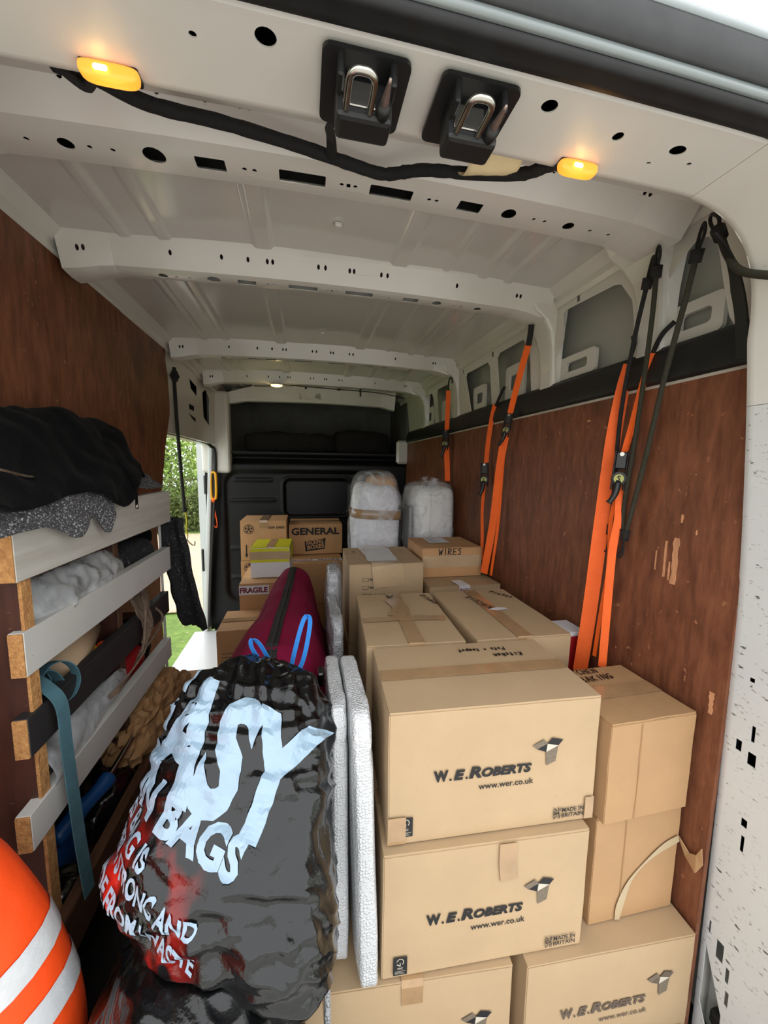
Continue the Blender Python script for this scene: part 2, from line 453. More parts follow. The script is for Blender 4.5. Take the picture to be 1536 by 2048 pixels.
def join2(*ds):
    V, F = [], []
    for vs, fs in ds:
        k = len(V); V += vs; F += [tuple(i + k for i in f) for f in fs]
    return V, F
def poly2(*ps):
    V, F = [], []
    for p in ps:
        k = len(V); V += list(p); F.append(tuple(range(k, k + len(p))))
    return V, F
def rect2(x0, y0, x1, y1): return poly2([(x0, y0), (x1, y0), (x1, y1), (x0, y1)])
def decal(name, data, o, u, v, m, parent):
    o = Vector(o); u = Vector(u); v = Vector(v)
    return obj(name, [o + u * a + v * b for a, b in data[0]], data[1], m, parent)
STROKE = {
 'W': [[(0, 1), (.25, 0), (.5, .7), (.75, 0), (1, 1)]], 'I': [[(.5, 1), (.5, 0)]], 'R': [[(0, 0), (0, 1), (.7, .95), (.75, .6), (.05, .48), (.85, 0)]],
 'E': [[(.85, 1), (.1, 1), (.1, 0), (.9, 0)], [(.1, .52), (.7, .52)]], 'S': [[(.85, .9), (.4, 1), (.1, .78), (.75, .4), (.6, .05), (.05, .08)]],
 'K': [[(.1, 1), (.1, 0)], [(.8, 1), (.12, .45), (.9, 0)]], 'T': [[(0, 1), (1, 1)], [(.5, 1), (.5, 0)]], 'C': [[(.9, .9), (.4, 1), (.05, .5), (.4, 0), (.9, .1)]],
 'H': [[(.1, 1), (.1, 0)], [(.85, 1), (.85, 0)], [(.1, .5), (.85, .5)]], 'N': [[(.05, 0), (.05, 1), (.85, 0), (.85, 1)]],
 'B': [[(.1, 0), (.1, 1), (.7, .9), (.65, .55), (.1, .52), (.8, .4), (.7, .05), (.1, 0)]], 'A': [[(0, 0), (.45, 1), (.9, 0)], [(.2, .4), (.7, .4)]],
 'G': [[(.85, .85), (.4, 1), (.05, .5), (.4, 0), (.85, .15), (.85, .45), (.5, .45)]], 'P': [[(.1, -.1), (.1, 1), (.75, .9), (.7, .5), (.1, .45)]],
 'L': [[(.1, 1), (.1, 0), (.8, 0)]], 'J': [[(.2, 1), (.9, 1)], [(.6, 1), (.55, .1), (.1, .1)]], 'U': [[(.1, 1), (.15, .1), (.7, .05), (.8, 1)]],
 'O': [[(.5, 1), (.1, .6), (.3, .02), (.8, .3), (.7, .9), (.5, 1)]],
 'k': [[(.1, 1), (.1, 0)], [(.65, .6), (.12, .3), (.75, 0)]], 'i': [[(.4, .6), (.45, 0)], [(.42, .85), (.45, .9)]], 't': [[(.45, .95), (.4, .1), (.7, .02)], [(.1, .62), (.8, .66)]],
 'c': [[(.75, .52), (.35, .6), (.1, .25), (.4, 0), (.8, .1)]], 'h': [[(.1, 1), (.1, 0)], [(.1, .4), (.45, .6), (.65, .4), (.7, 0)]],
 'e': [[(.1, .32), (.75, .36), (.5, .62), (.15, .35), (.3, 0), (.8, .08)]], 'n': [[(.1, .6), (.12, 0)], [(.12, .4), (.45, .6), (.65, .4), (.7, 0)]],
 'p': [[(.1, .6), (.1, -.4)], [(.1, .5), (.5, .6), (.7, .3), (.45, 0), (.12, .1)]], 'o': [[(.45, .6), (.1, .3), (.4, 0), (.75, .3), (.45, .6)]],
 's': [[(.7, .52), (.3, .6), (.2, .42), (.65, .2), (.4, 0), (.1, .06)]], 'a': [[(.65, .55), (.3, .58), (.1, .2), (.35, 0), (.65, .3), (.7, .58), (.75, 0)]],
 'l': [[(.4, 1), (.42, 0)]], 'r': [[(.1, .6), (.12, 0)], [(.12, .35), (.4, .6), (.7, .55)]], 'u': [[(.1, .6), (.15, .08), (.55, .08), (.65, .6), (.7, 0)]],
 '+': [[(.1, .35), (.8, .4)], [(.45, .7), (.45, .05)]], ' ': []}
def hand(s, h, pen, rnd=0.05, adv=1.0, slope=0.0):
    """marker-pen writing as flat strokes"""
    V, F = [], []; x = 0.0; rg = random.Random(len(s) * 17 + ord(s[0]))
    def quad(a, b):
        d = Vector(b) - Vector(a)
        if d.length < 1e-6: d = Vector((1e-4, 0))
        t = d.normalized() * pen * 0.35; nrm = Vector((-d.y, d.x)).normalized() * pen / 2
        A = Vector(a) - t; B = Vector(b) + t; k = len(V)
        for q in (A - nrm, B - nrm, B + nrm, A + nrm): V.append((q.x, q.y))
        F.append((k, k + 1, k + 2, k + 3))
    for ch in s:
        w = 0.62 * h if ch.isupper() else 0.55 * h
        for st in STROKE[ch]:
            pts = [(x + (p[0] + rg.uniform(-rnd, rnd)) * w + p[1] * h * 0.08, (p[1] + rg.uniform(-rnd, rnd)) * h + slope * x) for p in st]
            for a, b in zip(pts, pts[1:]): quad(a, b)
        x += w * 1.25 * adv
    return V, F

# ================================================================== THE VAN (setting)
XL, XR, XC = -0.725, 0.965, 0.12          # faces of the plywood linings, middle of the van
def roof_z(x): return 2.135 + 0.03 * (1 - ((x - XC) / 0.84) ** 2)
def bow_z(x): return 2.062 + 0.022 * (1 - ((x - XC) / 0.84) ** 2)

# floor with a black rubber mat, painted sill at the side door
fl = empty('floor', kind='structure')
box('floor_deck', (-0.80, 0.40, -0.05), (1.04, 3.62, 0.0), 'floor_mat', fl)
box('door_sill', (-0.96, 2.30, -0.06), (-0.62, 3.46, 0.003), 'door_paint', fl, 0.004)
box('rear_step', (-0.85, 0.36, -0.16), (1.08, 0.40, 0.0), 'plastic_black', fl, 0.004)

# ceiling skin with pressed ribs running along the van
ceil = empty('ceiling', kind='structure')
RIBS = [(-0.52, 0.030, 0.006), (-0.41, 0.035, 0.006), (-0.12, 0.055, 0.008), (0.33, 0.055, 0.008), (0.50, 0.022, 0.004), (0.64, 0.035, 0.006), (0.74, 0.030, 0.006)]
def roof_fn(u, v):
    x = -0.87 + u * 1.93; y = 0.60 + v * 3.6
    z = roof_z(x)
    for c, w, d in RIBS:
        k = abs(x - c) / (w / 2)
        if k < 1.4: z -= 1.2 * d * (1 - max(0.0, min(1.0, (k - 0.8) / 0.45)))
    z += 0.0035 * nz(x * 2.6, y * 3.1, 1.3) + 0.0012 * nz(x * 9, y * 7, 4.0)
    return (x, y, z)
grid('roof_skin', 421, 60, roof_fn, 'roof_paint', ceil, True, 0.003, off=1)

def bow(y0, w, ends=(-0.70, 0.935), rear=0.055, big=True, lvl=0.0, face=0.045, dx=0.0):
    """pressed roof bow: sloping rear face, bottom flange with real slots and holes, front face"""
    x0, x1 = ends
    p1, p2, p3 = rear, rear + w, rear + w + 0.05
    def fn(x, p):
        zb = bow_z(x) + lvl
        e = max(0.0, 1 - min(x - x0, x1 - x) / 0.14)     # deeper, wider ends
        zb -= 0.022 * e * e * (3 - 2 * e); we = 0.012 * e
        zt = roof_z(x) + 0.004
        if p <= p1: t = p / p1; return (x, y0 - face * (1 - t) - we, zt + (zb - zt) * t)
        if p <= p2:
            t = (p - p1) / w; return (x, y0 - we + (w + 2 * we) * t, zb - 0.004 * math.sin(math.pi * t))
        t = (p - p2) / (p3 - p2); return (x, y0 + w + we + 0.02 * t, zb + (zt - zb) * t)
    pm = (p1 + p2) / 2; hs = []
    if big:
        for cx, ww in ((-0.181, 0.058), (0.004, 0.098), (0.200, 0.098), (0.391, 0.058)): hs.append(rrect(cx + dx, pm + 0.002, ww, min(0.034, w * 0.42), 0.003))
        for cx, rr in ((-0.286, 0.021), (0.492, 0.018), (-0.44, 0.014), (0.657, 0.014)): hs.append(circle(cx + dx, pm, rr, min(rr, w * 0.26)))
        for cx in (-0.40, -0.36, -0.505, 0.56, 0.59, 0.72, 0.775, -0.115, -0.095, 0.088, 0.118, 0.29, 0.308): hs.append(circle(cx + dx, pm, 0.005, 0.005, 8))
        hs.append(rrect(0.103 + dx, pm + 0.001, 0.009, 0.013, 0.003))
    for cx in (-0.65, -0.635, -0.40, -0.25, -0.17, -0.11, -0.093, 0.055, 0.078, 0.16, 0.175, 0.27, 0.292, 0.55, 0.79, 0.805): hs.append(circle(cx + dx, p1 * 0.5, 0.0048, 0.0048, 8))
    out = dens([(x0, 0), (x1, 0), (x1, p3), (x0, p3)], 0.03)
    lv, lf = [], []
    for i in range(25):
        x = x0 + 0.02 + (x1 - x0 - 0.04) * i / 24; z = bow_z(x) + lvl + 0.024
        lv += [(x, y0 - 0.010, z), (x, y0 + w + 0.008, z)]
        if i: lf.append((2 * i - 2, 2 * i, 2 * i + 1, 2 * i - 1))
    obj('bow_shade_strip', lv, lf, 'black_trim', ceil)  # added black strip, paints the shade seen through the bow's slots
    return plate('roof_bow', out, hs, fn, 'white_paint', ceil, 0.0022, frange(x0, x1, 0.045), (p1, p2, p1 + w * 0.5))
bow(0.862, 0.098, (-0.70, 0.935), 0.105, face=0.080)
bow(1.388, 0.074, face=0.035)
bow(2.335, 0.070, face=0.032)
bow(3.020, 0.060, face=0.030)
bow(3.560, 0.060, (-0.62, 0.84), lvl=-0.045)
# ledge between the rear header and the first bow
def ledge_fn(u, v):
    x = -0.72 + u * 1.66
    prof = [(0.600, 1.965), (0.612, 2.030), (0.64, 2.048), (0.70, 2.052), (0.715, 2.062), (0.775, 2.070), (0.79, 2.120)]
    k = v * (len(prof) - 1); i = min(int(k), len(prof) - 2); t = k - i
    y = prof[i][0] + (prof[i + 1][0] - prof[i][0]) * t; z = prof[i][1] + (prof[i + 1][1] - prof[i][1]) * t
    return (x, y, z + 0.014 * (1 - ((x - XC) / 0.84) ** 2))
grid('rear_ledge', 60, 19, ledge_fn, 'white_paint', ceil, False, 0.002)
# clips on the roof skin
for cx, cy in ((0.105, 1.185), (0.102, 2.094)):
    box('roof_clip', (cx - 0.010, cy - 0.006, roof_z(cx) - 0.013), (cx + 0.010, cy + 0.006, roof_z(cx) - 0.002), 'white_paint', ceil, 0.002)
# side rails where roof and walls meet
for nm, x, s in (('cant_rail', XL, 1), ('cant_rail', 0.952, -1)):
    pr = [(0.0, -0.045), (0.010, -0.030), (0.012, -0.010), (0.030, 0.004), (0.045, 0.020)]
    vs, fs = [], []
    for y in (0.46, 3.75):
        for a, b in pr: vs.append((x + s * a, y, 2.118 + b))
    for k in range(len(pr) - 1): fs.append((k, k + 1, len(pr) + k + 1, len(pr) + k))
    o = obj(nm, vs, fs, 'white_paint', ceil); md = o.modifiers.new('t', 'SOLIDIFY'); md.thickness = 0.003

# rear frame: header and pillars as one swept pressing with real holes
rear = empty('wall_rear', kind='structure')
PATH = [(-0.742, -0.12), (-0.736, 0.57), (-0.728, 1.10), (-0.69, 1.62), (-0.672, 1.72), (-0.65, 1.81), (-0.606, 1.88), (-0.53, 1.932), (-0.45, 1.95), (0.0, 1.954), (0.30, 1.954), (0.62, 1.950),
        (0.70, 1.944), (0.775, 1.924), (0.838, 1.880), (0.878, 1.812), (0.900, 1.720), (0.930, 1.50), (0.958, 1.20), (0.968, 0.886), (0.975, 0.57), (0.984, 0.052), (0.986, -0.12)]
SP = smooth_path([(a, 0, b) for a, b in PATH], 9)
SL = [0.0]
for a, b in zip(SP, SP[1:]): SL.append(SL[-1] + (b - a).length)
def on_path(s, off=0.0):
    """point on the opening's outline at arc length s, pushed outwards by off"""
    s = max(0.0, min(SL[-1] - 1e-6, s))
    i = max(k for k in range(len(SL) - 1) if SL[k] <= s)
    t = (s - SL[i]) / (SL[i + 1] - SL[i]); p = SP[i].lerp(SP[i + 1], t)
    a = SP[max(0, i - 1)]; b = SP[min(len(SP) - 1, i + 2)]; d = (b - a).normalized()
    n = Vector((-d.z, 0, d.x))
    return p + n * off
def s_at(x=None, z=None, right=True):
    """arc length where the outline passes x (on the header) or z (on the right pillar)"""
    best, bs = 1e9, 0
    for i, p in enumerate(SP):
        if x is not None and p.z > 1.9: d = abs(p.x - x)
        elif z is not None and p.x > 0.5 and p.z < 1.85: d = abs(p.z - z)
        else: continue
        if d < best: best, bs = d, SL[i]
    return bs + ((x - on_path(bs).x) if x is not None else -(z - on_path(bs).z))
Y0 = 0.482
def y_in(s):                                   # inner edge of the frame: shallower over the door, deeper at the pillars
    p = on_path(s); t = max(0.0, min(1.0, (1.95 - p.z) / 0.22))
    return 0.612 + 0.034 * t
def frame_fn(s, t):
    yi = y_in(s); y = Y0 + (yi - Y0) * t
    lip = 0.004 * max(0.0, (t - 0.9) / 0.1) ** 2 + 0.010 * max(0.0, (0.08 - t) / 0.08)
    p = on_path(s, lip); return (p.x, y, p.z)
hs = []
def t_of(y, s): return (y - Y0) / (y_in(s) - Y0)
for x, y, r, r2 in ((-0.120, 0.531, 0.0045, 0.03), (-0.038, 0.516, 0.0125, 0.085), (0.333, 0.518, 0.0115, 0.075), (0.460, 0.536, 0.008, 0.060), (0.567, 0.535, 0.013, 0.07), (0.608, 0.551, 0.004, 0.025), (0.545, 0.565, 0.004, 0.02)):
    s = s_at(x=x); hs.append(circle(s, t_of(y, s), r, r2, 18))
for z, y, w, h in ((1.33, 0.560, 0.016, 0.10), (1.005, 0.600, 0.010, 0.06), (0.84, 0.612, 0.026, 0.075), (0.825, 0.585, 0.030, 0.10), (0.885, 0.587, 0.038, 0.045), (0.667, 0.585, 0.020, 0.075), (0.615, 0.584, 0.040, 0.045),
                   (0.335, 0.628, 0.035, 0.03), (0.30, 0.602, 0.050, 0.10), (0.26, 0.582, 0.040, 0.05), (0.20, 0.578, 0.04, 0.05)):
    s = s_at(z=z); hs.append(rrect(s, t_of(y, s), w, h, 0.003, 2))
s = s_at(z=0.12); hs.append([(s - 0.16, t_of(0.632, s)), (s - 0.13, t_of(0.622, s)), (s - 0.02, t_of(0.585, s)), (s + 0.10, t_of(0.582, s)), (s + 0.10, t_of(0.600, s)), (s + 0.01, t_of(0.634, s)), (s - 0.06, t_of(0.632, s))])
def split_frame(name, s0, s1, m, holes):
    out = dens([(s0, 0), (s1, 0), (s1, 1), (s0, 1)], 0.03)
    cuts = [q for q in SL if s0 + 1e-4 < q < s1 - 1e-4]
    return plate(name, out, [h for h in holes if s0 < h[0][0] < s1], frame_fn, m, rear, 0.002, cuts, (0.04, 0.08, 0.3, 0.6, 0.9, 0.95), False)
s_a, s_b = s_at(x=0.680), s_at(z=1.60)
split_frame('header', s_at(x=-0.5), s_a, 'frame_paint', hs)
split_frame('header_corner', s_a + 0.0012, s_b, 'frame_paint', hs)
split_frame('pillar', s_b + 0.001, SL[-1] - 1e-3, 'pillar_paint', hs)
split_frame('pillar', 0.0, s_at(x=-0.5) - 0.001, 'pillar_paint', [])
# inner edge returns, dark cavity behind the pressing, outer body
def sweep(name, prof, m, s0=0.0, s1=None, n=90, smooth=True, th=0.0):
    """profile of (off, y) pairs swept along the outline of the opening"""
    s1 = SL[-1] if s1 is None else s1
    vs, fs = [], []; k = len(prof)
    for i in range(n + 1):
        s = s0 + (s1 - s0) * i / n
        for o_, y in prof:
            p = on_path(s, o_); vs.append((p.x, (y_in(s) + y - 10) if y > 5 else y, p.z))
    for i in range(n):
        for j in range(k - 1): fs.append((i * k + j, i * k + j + 1, (i + 1) * k + j + 1, (i + 1) * k + j))
    o = obj(name, vs, fs, m, rear, smooth)
    if th: md = o.modifiers.new('t', 'SOLIDIFY'); md.thickness = th
    return o
sweep('frame_return', [(0.004, 10.0), (0.055, 10.004)], 'frame_paint', th=0.002)
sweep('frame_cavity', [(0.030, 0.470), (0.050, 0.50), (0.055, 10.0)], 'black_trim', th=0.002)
sweep('door_seal', [(0.012, 0.489), (0.000, 0.487), (-0.007, 0.480), (-0.009, 0.470), (-0.006, 0.460), (-0.009, 0.454), (-0.004, 0.448), (0.008, 0.447), (0.014, 0.452)], 'rubber')
sweep('seal_flange', [(0.008, 0.4495), (0.002, 0.4462), (0.003, 0.4435), (0.012, 0.4425)], 'gutter', th=0.002)
sweep('body_strip', [(0.011, 0.443), (0.012, 0.438), (0.030, 0.434), (0.046, 0.432), (0.052, 0.433)], 'rubber_grey', th=0.002)
sweep('gutter_edge', [(0.050, 0.436), (0.054, 0.432), (0.060, 0.433), (0.085, 0.46), (0.11, 0.53), (0.19, 0.62)], 'gutter', th=0.003)
# lock behind the opening at the foot of the right pillar
lk = bmesh.new()
bm_box(lk, (1.000, 0.590, 0.06), (1.030, 0.622, 0.10), 0.008, seg=2); bm_box(lk, (1.005, 0.570, 0.03), (1.03, 0.590, 0.075), 0.008, seg=2)
from_bm('lock_lug', lk, 'plastic_black', rear)

# right wall: plywood lining, black band, pressed frame with openings, outer skin
wr = empty('wall_right', kind='structure')
def ply_sheet(name, parent, x, y0, y1, z0, z1, th, wav=None):
    """plywood sheet; wav = ragged front edge"""
    e = [(y1 + (wav(z) if wav else 0.0), z) for z in [z0 + (z1 - z0) * k / 30 for k in range(31)]]
    return plate(name, [(y0, z0)] + e + [(y0, z1)], [], lambda a, b: (x, a, b), 'ply', parent, th)
ply_sheet('plywood_panel', wr, XR, 0.644, 2.10, -0.02, 1.694, 0.012)
ply_sheet('plywood_panel', wr, XR, 2.102, 3.52, -0.02, 1.694, 0.012)
box('panel_edge', (XR - 0.009, 0.652, 1.690), (XR + 0.006, 3.52, 1.6985), 'ply_edge', wr, 0.001)
vs, fs = [], []
pr = [(XR - 0.010, 1.699), (XR - 0.016, 1.712), (XR - 0.012, 1.745), (XR - 0.002, 1.785), (XR + 0.012, 1.802), (XR + 0.03, 1.80)]
ys = [0.656 + 2.95 * k / 60 for k in range(61)]
for y in ys:
    w_ = 0.005 * nz(y * 2.2, 3.0) + 0.002 * nz(y * 9, 1.0)
    for a, b in pr: vs.append((a + w_, y, b + w_))
for i in range(60):
    for j in range(5): fs.append((i * 6 + j, i * 6 + j + 1, i * 6 + 7 + j, i * 6 + 6 + j))
o = obj('black_band', vs, fs, 'black_trim', wr, True); o.modifiers.new('t', 'SOLIDIFY').thickness = 0.004
# short upright strip of black band beside the pillar
vs, fs = [], []
sA, sB = s_at(x=0.79), s_at(z=1.70)
for k in range(31):
    q = on_path(sA + (sB - sA) * k / 30, 0.010); w_ = 0.006 + 0.020 * min(1.0, k / 14)
    vs += [(q.x, 0.650, q.z), (q.x + 0.004, 0.650 + w_, q.z + 0.002)]
for k in range(30): fs.append((2 * k, 2 * k + 1, 2 * k + 3, 2 * k + 2))
o = obj('black_upright', vs, fs, 'black_trim', wr); o.modifiers.new('t', 'SOLIDIFY').thickness = 0.004
def side_x(z): return 0.985 - (z - 1.8) / 0.3 * 0.030
BAYS = [[(0.735, 1.80), (0.748, 1.826), (0.762, 1.90), (0.778, 1.995), (0.80, 2.025), (0.829, 2.034), (0.86, 2.015), (0.931, 1.948), (0.935, 1.77), (0.735, 1.77)],
        [(1.015, 1.77), (1.012, 1.91), (1.018, 1.969), (1.058, 2.03), (1.084, 2.040), (1.31, 2.052), (1.325, 2.045), (1.325, 1.955), (1.36, 1.92), (1.372, 1.90), (1.372, 1.77)],
        [(1.545, 1.77), (1.545, 1.96), (1.59, 2.035), (1.80, 2.038), (1.825, 2.02), (1.82, 1.77)],
        [(1.905, 1.77), (1.905, 2.00), (1.925, 2.025), (2.19, 2.028), (2.205, 2.01), (2.15, 1.77)],
        [(2.47, 1.77), (2.47, 1.98), (2.50, 2.03), (2.70, 2.034), (2.72, 2.0), (2.72, 1.77)],
        [(2.80, 1.77), (2.80, 1.99), (2.83, 2.03), (3.10, 2.034), (3.13, 2.0), (3.13, 1.77)]]
small = [rrect(a, b, 0.016, 0.026, 0.003) for a, b in ((1.245, 2.068), (1.87, 2.05), (2.24, 2.05))] + [circle(a, b, 0.005, 0.005, 8) for a, b in ((0.975, 2.05), (0.97, 1.93), (0.975, 1.84), (1.40, 2.03), (1.405, 1.95), (1.86, 1.9), (1.865, 1.96), (2.235, 1.95), (2.24, 1.86), (2.42, 1.9), (2.76, 1.95))]
plate('inner_frame', dens([(0.655, 1.76), (3.55, 1.76), (3.55, 2.115), (0.655, 2.115)], 0.08), BAYS + small, lambda a, b: (side_x(b), a, b), 'white_paint', wr, 0.003)
box('outer_skin', (1.035, 0.50, -0.1), (1.045, 3.75, 2.2), 'skin_paint', wr)
for y0, y1, z0, z1 in ((0.775, 0.915, 1.808, 1.905), (1.19, 1.385, 1.812, 1.895), (1.63, 1.80, 1.80, 1.965), (2.02, 2.17, 1.80, 1.94), (2.55, 2.70, 1.80, 1.95), (2.90, 3.08, 1.80, 1.95)):
    cy, cz = (y0 + y1) / 2, (z0 + z1) / 2
    plate('bracket', rrect(cy, cz, y1 - y0, z1 - z0, 0.015, 4), [rrect(cy, cz, (y1 - y0) * 0.58, (z1 - z0) * 0.42, 0.012, 4)], lambda a, b: (1.005, a, b), 'white_paint', wr, 0.012)
# posts under the bows
for y in (0.955, 1.428, 2.372, 3.05):
    vs, fs = [], []
    sec = [(1.70, 0.972, 0.040), (1.86, 0.968, 0.042), (1.95, 0.958, 0.046), (2.00, 0.944, 0.052), (2.04, 0.915, 0.058), (2.07, 0.868, 0.062), (2.10, 0.85, 0.062)]
    for z, x, hw in sec: vs += [(1.0, y - hw - 0.012, z), (x, y - hw, z), (x, y + hw, z), (1.0, y + hw + 0.012, z)]
    for k in range(len(sec) - 1):
        for j in range(3): fs.append((k * 4 + j, k * 4 + j + 1, k * 4 + j + 5, k * 4 + j + 4))
    o = obj('post', vs, fs, 'white_paint', wr)
    b_ = o.modifiers.new('b', 'BEVEL'); b_.width = 0.010; b_.segments = 2
# worn places on the plywood, bare wood showing
rg = random.Random(3)
def scar(y, z, w, h):
    n = 9; pts = []
    for k in range(n): pts.append((y - w / 2 * (0.6 + 0.5 * rg.random()), z - h / 2 + h * k / (n - 1)))
    for k in range(n): pts.append((y + w / 2 * (0.5 + 0.6 * rg.random()), z + h / 2 - h * k / (n - 1)))
    plate('scar', pts, [], lambda a, b: (XR - 0.0066, a, b), 'ply_bare', wr, 0.0012)
for a in ((0.798, 1.225, 0.018, 0.125), (0.826, 1.225, 0.007, 0.10), (0.853, 1.215, 0.004, 0.055), (0.812, 1.195, 0.005, 0.05), (0.672, 0.905, 0.012, 0.055), (0.790, 1.34, 0.006, 0.022), (1.15, 1.63, 0.018, 0.006), (0.75, 1.31, 0.004, 0.012), (1.02, 1.36, 0.006, 0.005)): scar(*a)

# left wall: two plywood sheets, then the pressed panel above the open side door
wl = empty('wall_left', kind='structure')
ply_sheet('plywood_panel', wl, XL, 0.46, 1.795, -0.02, 2.088, 0.012)
ply_sheet('plywood_panel', wl, XL - 0.001, 1.798, 2.325, -0.02, 2.088, 0.012, lambda z: 0.006 * math.sin(z * 15) - (0.02 if z > 2.0 else 0) - min(0.27, 0.45 * max(0.0, 1.75 - z)))
pan = [(2.29, 1.655), (3.52, 1.655), (3.52, 2.115), (2.29, 2.115)]
ph = [[(2.745, 2.025), (2.93, 2.005), (2.93, 1.935), (2.78, 1.965)], [(3.07, 1.995), (3.17, 2.035), (3.285, 1.985), (3.285, 1.775), (3.21, 1.79), (3.10, 1.82)],
      rrect(2.80, 1.845, 0.13, 0.035, 0.004), [(2.72, 1.80), (2.90, 1.785), (2.90, 1.755), (2.80, 1.775)]] + [circle(a, b, 0.006, 0.006, 8) for a, b in ((2.5, 1.75), (2.62, 1.72), (2.75, 1.71), (3.0, 1.70), (3.3, 1.72), (3.38, 1.85), (3.38, 1.95))]
plate('door_header', dens(pan, 0.1), ph, lambda a, b: (XL - 0.012 + (b - 1.66) * 0.03, a, b), 'white_paint', wl, 0.004)
box('outer_skin', (-0.86, 2.28, 1.64), (-0.85, 3.75, 2.2), 'skin_paint', wl)
box('outer_skin', (-0.86, 0.5, -0.1), (-0.85, 2.28, 2.2), 'door_paint', wl)
box('header_shade_sheet', (-0.80, 2.35, 1.68), (-0.785, 3.45, 2.08), 'black_trim', wl)  # black sheet added as painted shade behind the door header holes
box('header_lip', (-0.86, 2.29, 1.640), (XL - 0.008, 3.50, 1.656), 'white_paint', wl, 0.003)
# front jamb of the side door with its seal and latch
jp = bmesh.new(); bm_box(jp, (-0.036, 3.44, -0.05), (0.0, 3.52, 1.62), 0.012, seg=2)
for v in jp.verts: v.co.x += -0.851 + 0.10 * (v.co.z / 1.6) ** 1.2 if v.co.z > 0 else -0.851
from_bm('door_jamb', jp, 'door_paint', wl)
jp = bmesh.new(); bm_box(jp, (-0.852, 3.47, 1.40), (-0.62, 3.60, 2.09), 0.03, seg=3); from_bm('corner_post', jp, 'white_paint', wl)
tube('door_seal', [(-0.755, 2.31, 1.646), (-0.762, 2.8, 1.648), (-0.775, 3.30, 1.646), (-0.760, 3.415, 1.625), (-0.735, 3.45, 1.56), (-0.752, 3.455, 1.2), (-0.800, 3.45, 0.6), (-0.835, 3.445, 0.05)], 0.013, 'rubber', wl, 8, 8)
box('jamb_latch', (-0.870, 3.430, 0.55), (-0.850, 3.444, 0.75), 'plastic_black', wl, 0.008)
box('jamb_hinge', (-0.83, 3.43, 1.22), (-0.808, 3.444, 1.38), 'plastic_black', wl, 0.006)

# front wall: black moulded bulkhead with open locker above it
wf = empty('wall_front', kind='structure')
def rr_in(x, z, cx, cz, w, h, r):
    dx = max(0, abs(x - cx) - (w / 2 - r)); dz = max(0, abs(z - cz) - (h / 2 - r))
    return math.hypot(dx, dz) - r if (abs(x - cx) <= w / 2 + .1 and abs(z - cz) <= h / 2 + .1) else 1.0
def bh_fn(u, v):
    x = -0.87 + 1.85 * u; z = -0.02 + 1.60 * v
    y = 3.55
    d = rr_in(x, z, 0.05, 0.82, 1.50, 1.22, 0.14)
    y += 0.022 * max(0.0, min(1.0, -d / 0.03))
    d = rr_in(x, z, 0.12, 1.18, 0.62, 0.36, 0.07)
    y += 0.020 * max(0.0, min(1.0, -d / 0.02)) - 0.012 * max(0.0, 1 - abs(d) / 0.02)
    for zz, xa, xb in ((1.34, -0.62, -0.28), (1.16, -0.65, -0.25), (0.72, -0.65, 0.7), (0.45, -0.65, 0.7)):
        if xa < x < xb: y -= 0.014 * max(0.0, 1 - abs(z - zz) / 0.018)
    if z > 1.48: y += 0.05 * min(1.0, (z - 1.48) / 0.05)
    if z > 1.55: y -= 0.06 * min(1.0, (z - 1.55) / 0.02)
    return (x, y, z)
grid('bulkhead_panel', 150, 130, bh_fn, 'bulkhead', wf, True, 0.004)
box('locker_floor', (-0.80, 3.54, 1.575), (0.96, 4.22, 1.59), 'bulkhead', wf)
box('locker_back', (-0.80, 4.20, 1.57), (0.98, 4.22, 2.2), 'cab_dark', wf)
box('locker_side', (-0.84, 3.52, 1.5), (-0.80, 4.22, 2.2), 'cab_dark', wf)
box('locker_side', (0.95, 3.52, 1.5), (0.99, 4.22, 2.2), 'cab_dark', wf)
box('side_filler', (0.96, 3.54, -0.1), (1.04, 3.62, 1.6), 'bulkhead', wf)
box('side_filler', (-0.90, 3.53, -0.1), (-0.84, 3.62, 2.1), 'door_paint', wf)
box('side_cheek', (0.86, 3.50, 1.50), (0.98, 3.56, 1.72), 'white_paint', wf, 0.02)

# ------------------------------------------------------------------ outside
gd = empty('ground', kind='structure')
def ground_fn(u, v):
    x = -30 + 60 * u; y = -20 + 60 * v; return (x, y, -0.62 + 0.02 * nz(x, y))
grid('lawn', 60, 60, ground_fn, 'grass', gd)
box('paved_path', (-30, 5.6, -0.60), (30, 12.2, -0.585), 'pavers', gd)
box('pale_bounce_drive', (-5.0, -14, -0.60), (7, 0.9, -0.585), 'bounce_concrete', gd)  # unseen drive, made pale to bounce light into the van
def leaves(name, parent, n, rgn, size, m, seed):
    rg = random.Random(seed); vs, fs = [], []
    for _ in range(n):
        c = Vector(rgn(rg)); a = Vector((rg.uniform(-1, 1), rg.uniform(-1, 1), rg.uniform(-1, 1))).normalized()
        b = a.cross(Vector((rg.uniform(-1, 1), rg.uniform(-1, 1), rg.uniform(-1, 1)))).normalized(); s_ = size * rg.uniform(0.6, 1.3); k = len(vs)
        vs += [c - a * s_, c + b * s_ * 0.45, c + a * s_, c - b * s_ * 0.45]; fs.append((k, k + 1, k + 2, k + 3))
    o = obj(name, vs, fs, m, parent); o['kind'] = 'stuff'; return o
hg = empty('laurel_hedge', (-4.75, 14.9, -0.6), label='tall pale green clipped hedge seen through the open side door', cat='hedge')
leaves('foliage', hg, 9000, lambda r: (r.uniform(-2.1, 1.15), r.uniform(-0.6, 0.6), r.uniform(0.5, 3.9)), 0.085, 'leaf_light', 1)
tube('stem', [(0, 0, 0), (0.05, 0, 1.4), (-0.05, 0.1, 2.6)], 0.06, 'bark', hg, 7)
hs_ = empty('low_shrub', (-3.9, 13.1, -0.6), label='low olive shrub growing in front of the pale hedge, outside the side door', cat='shrub')
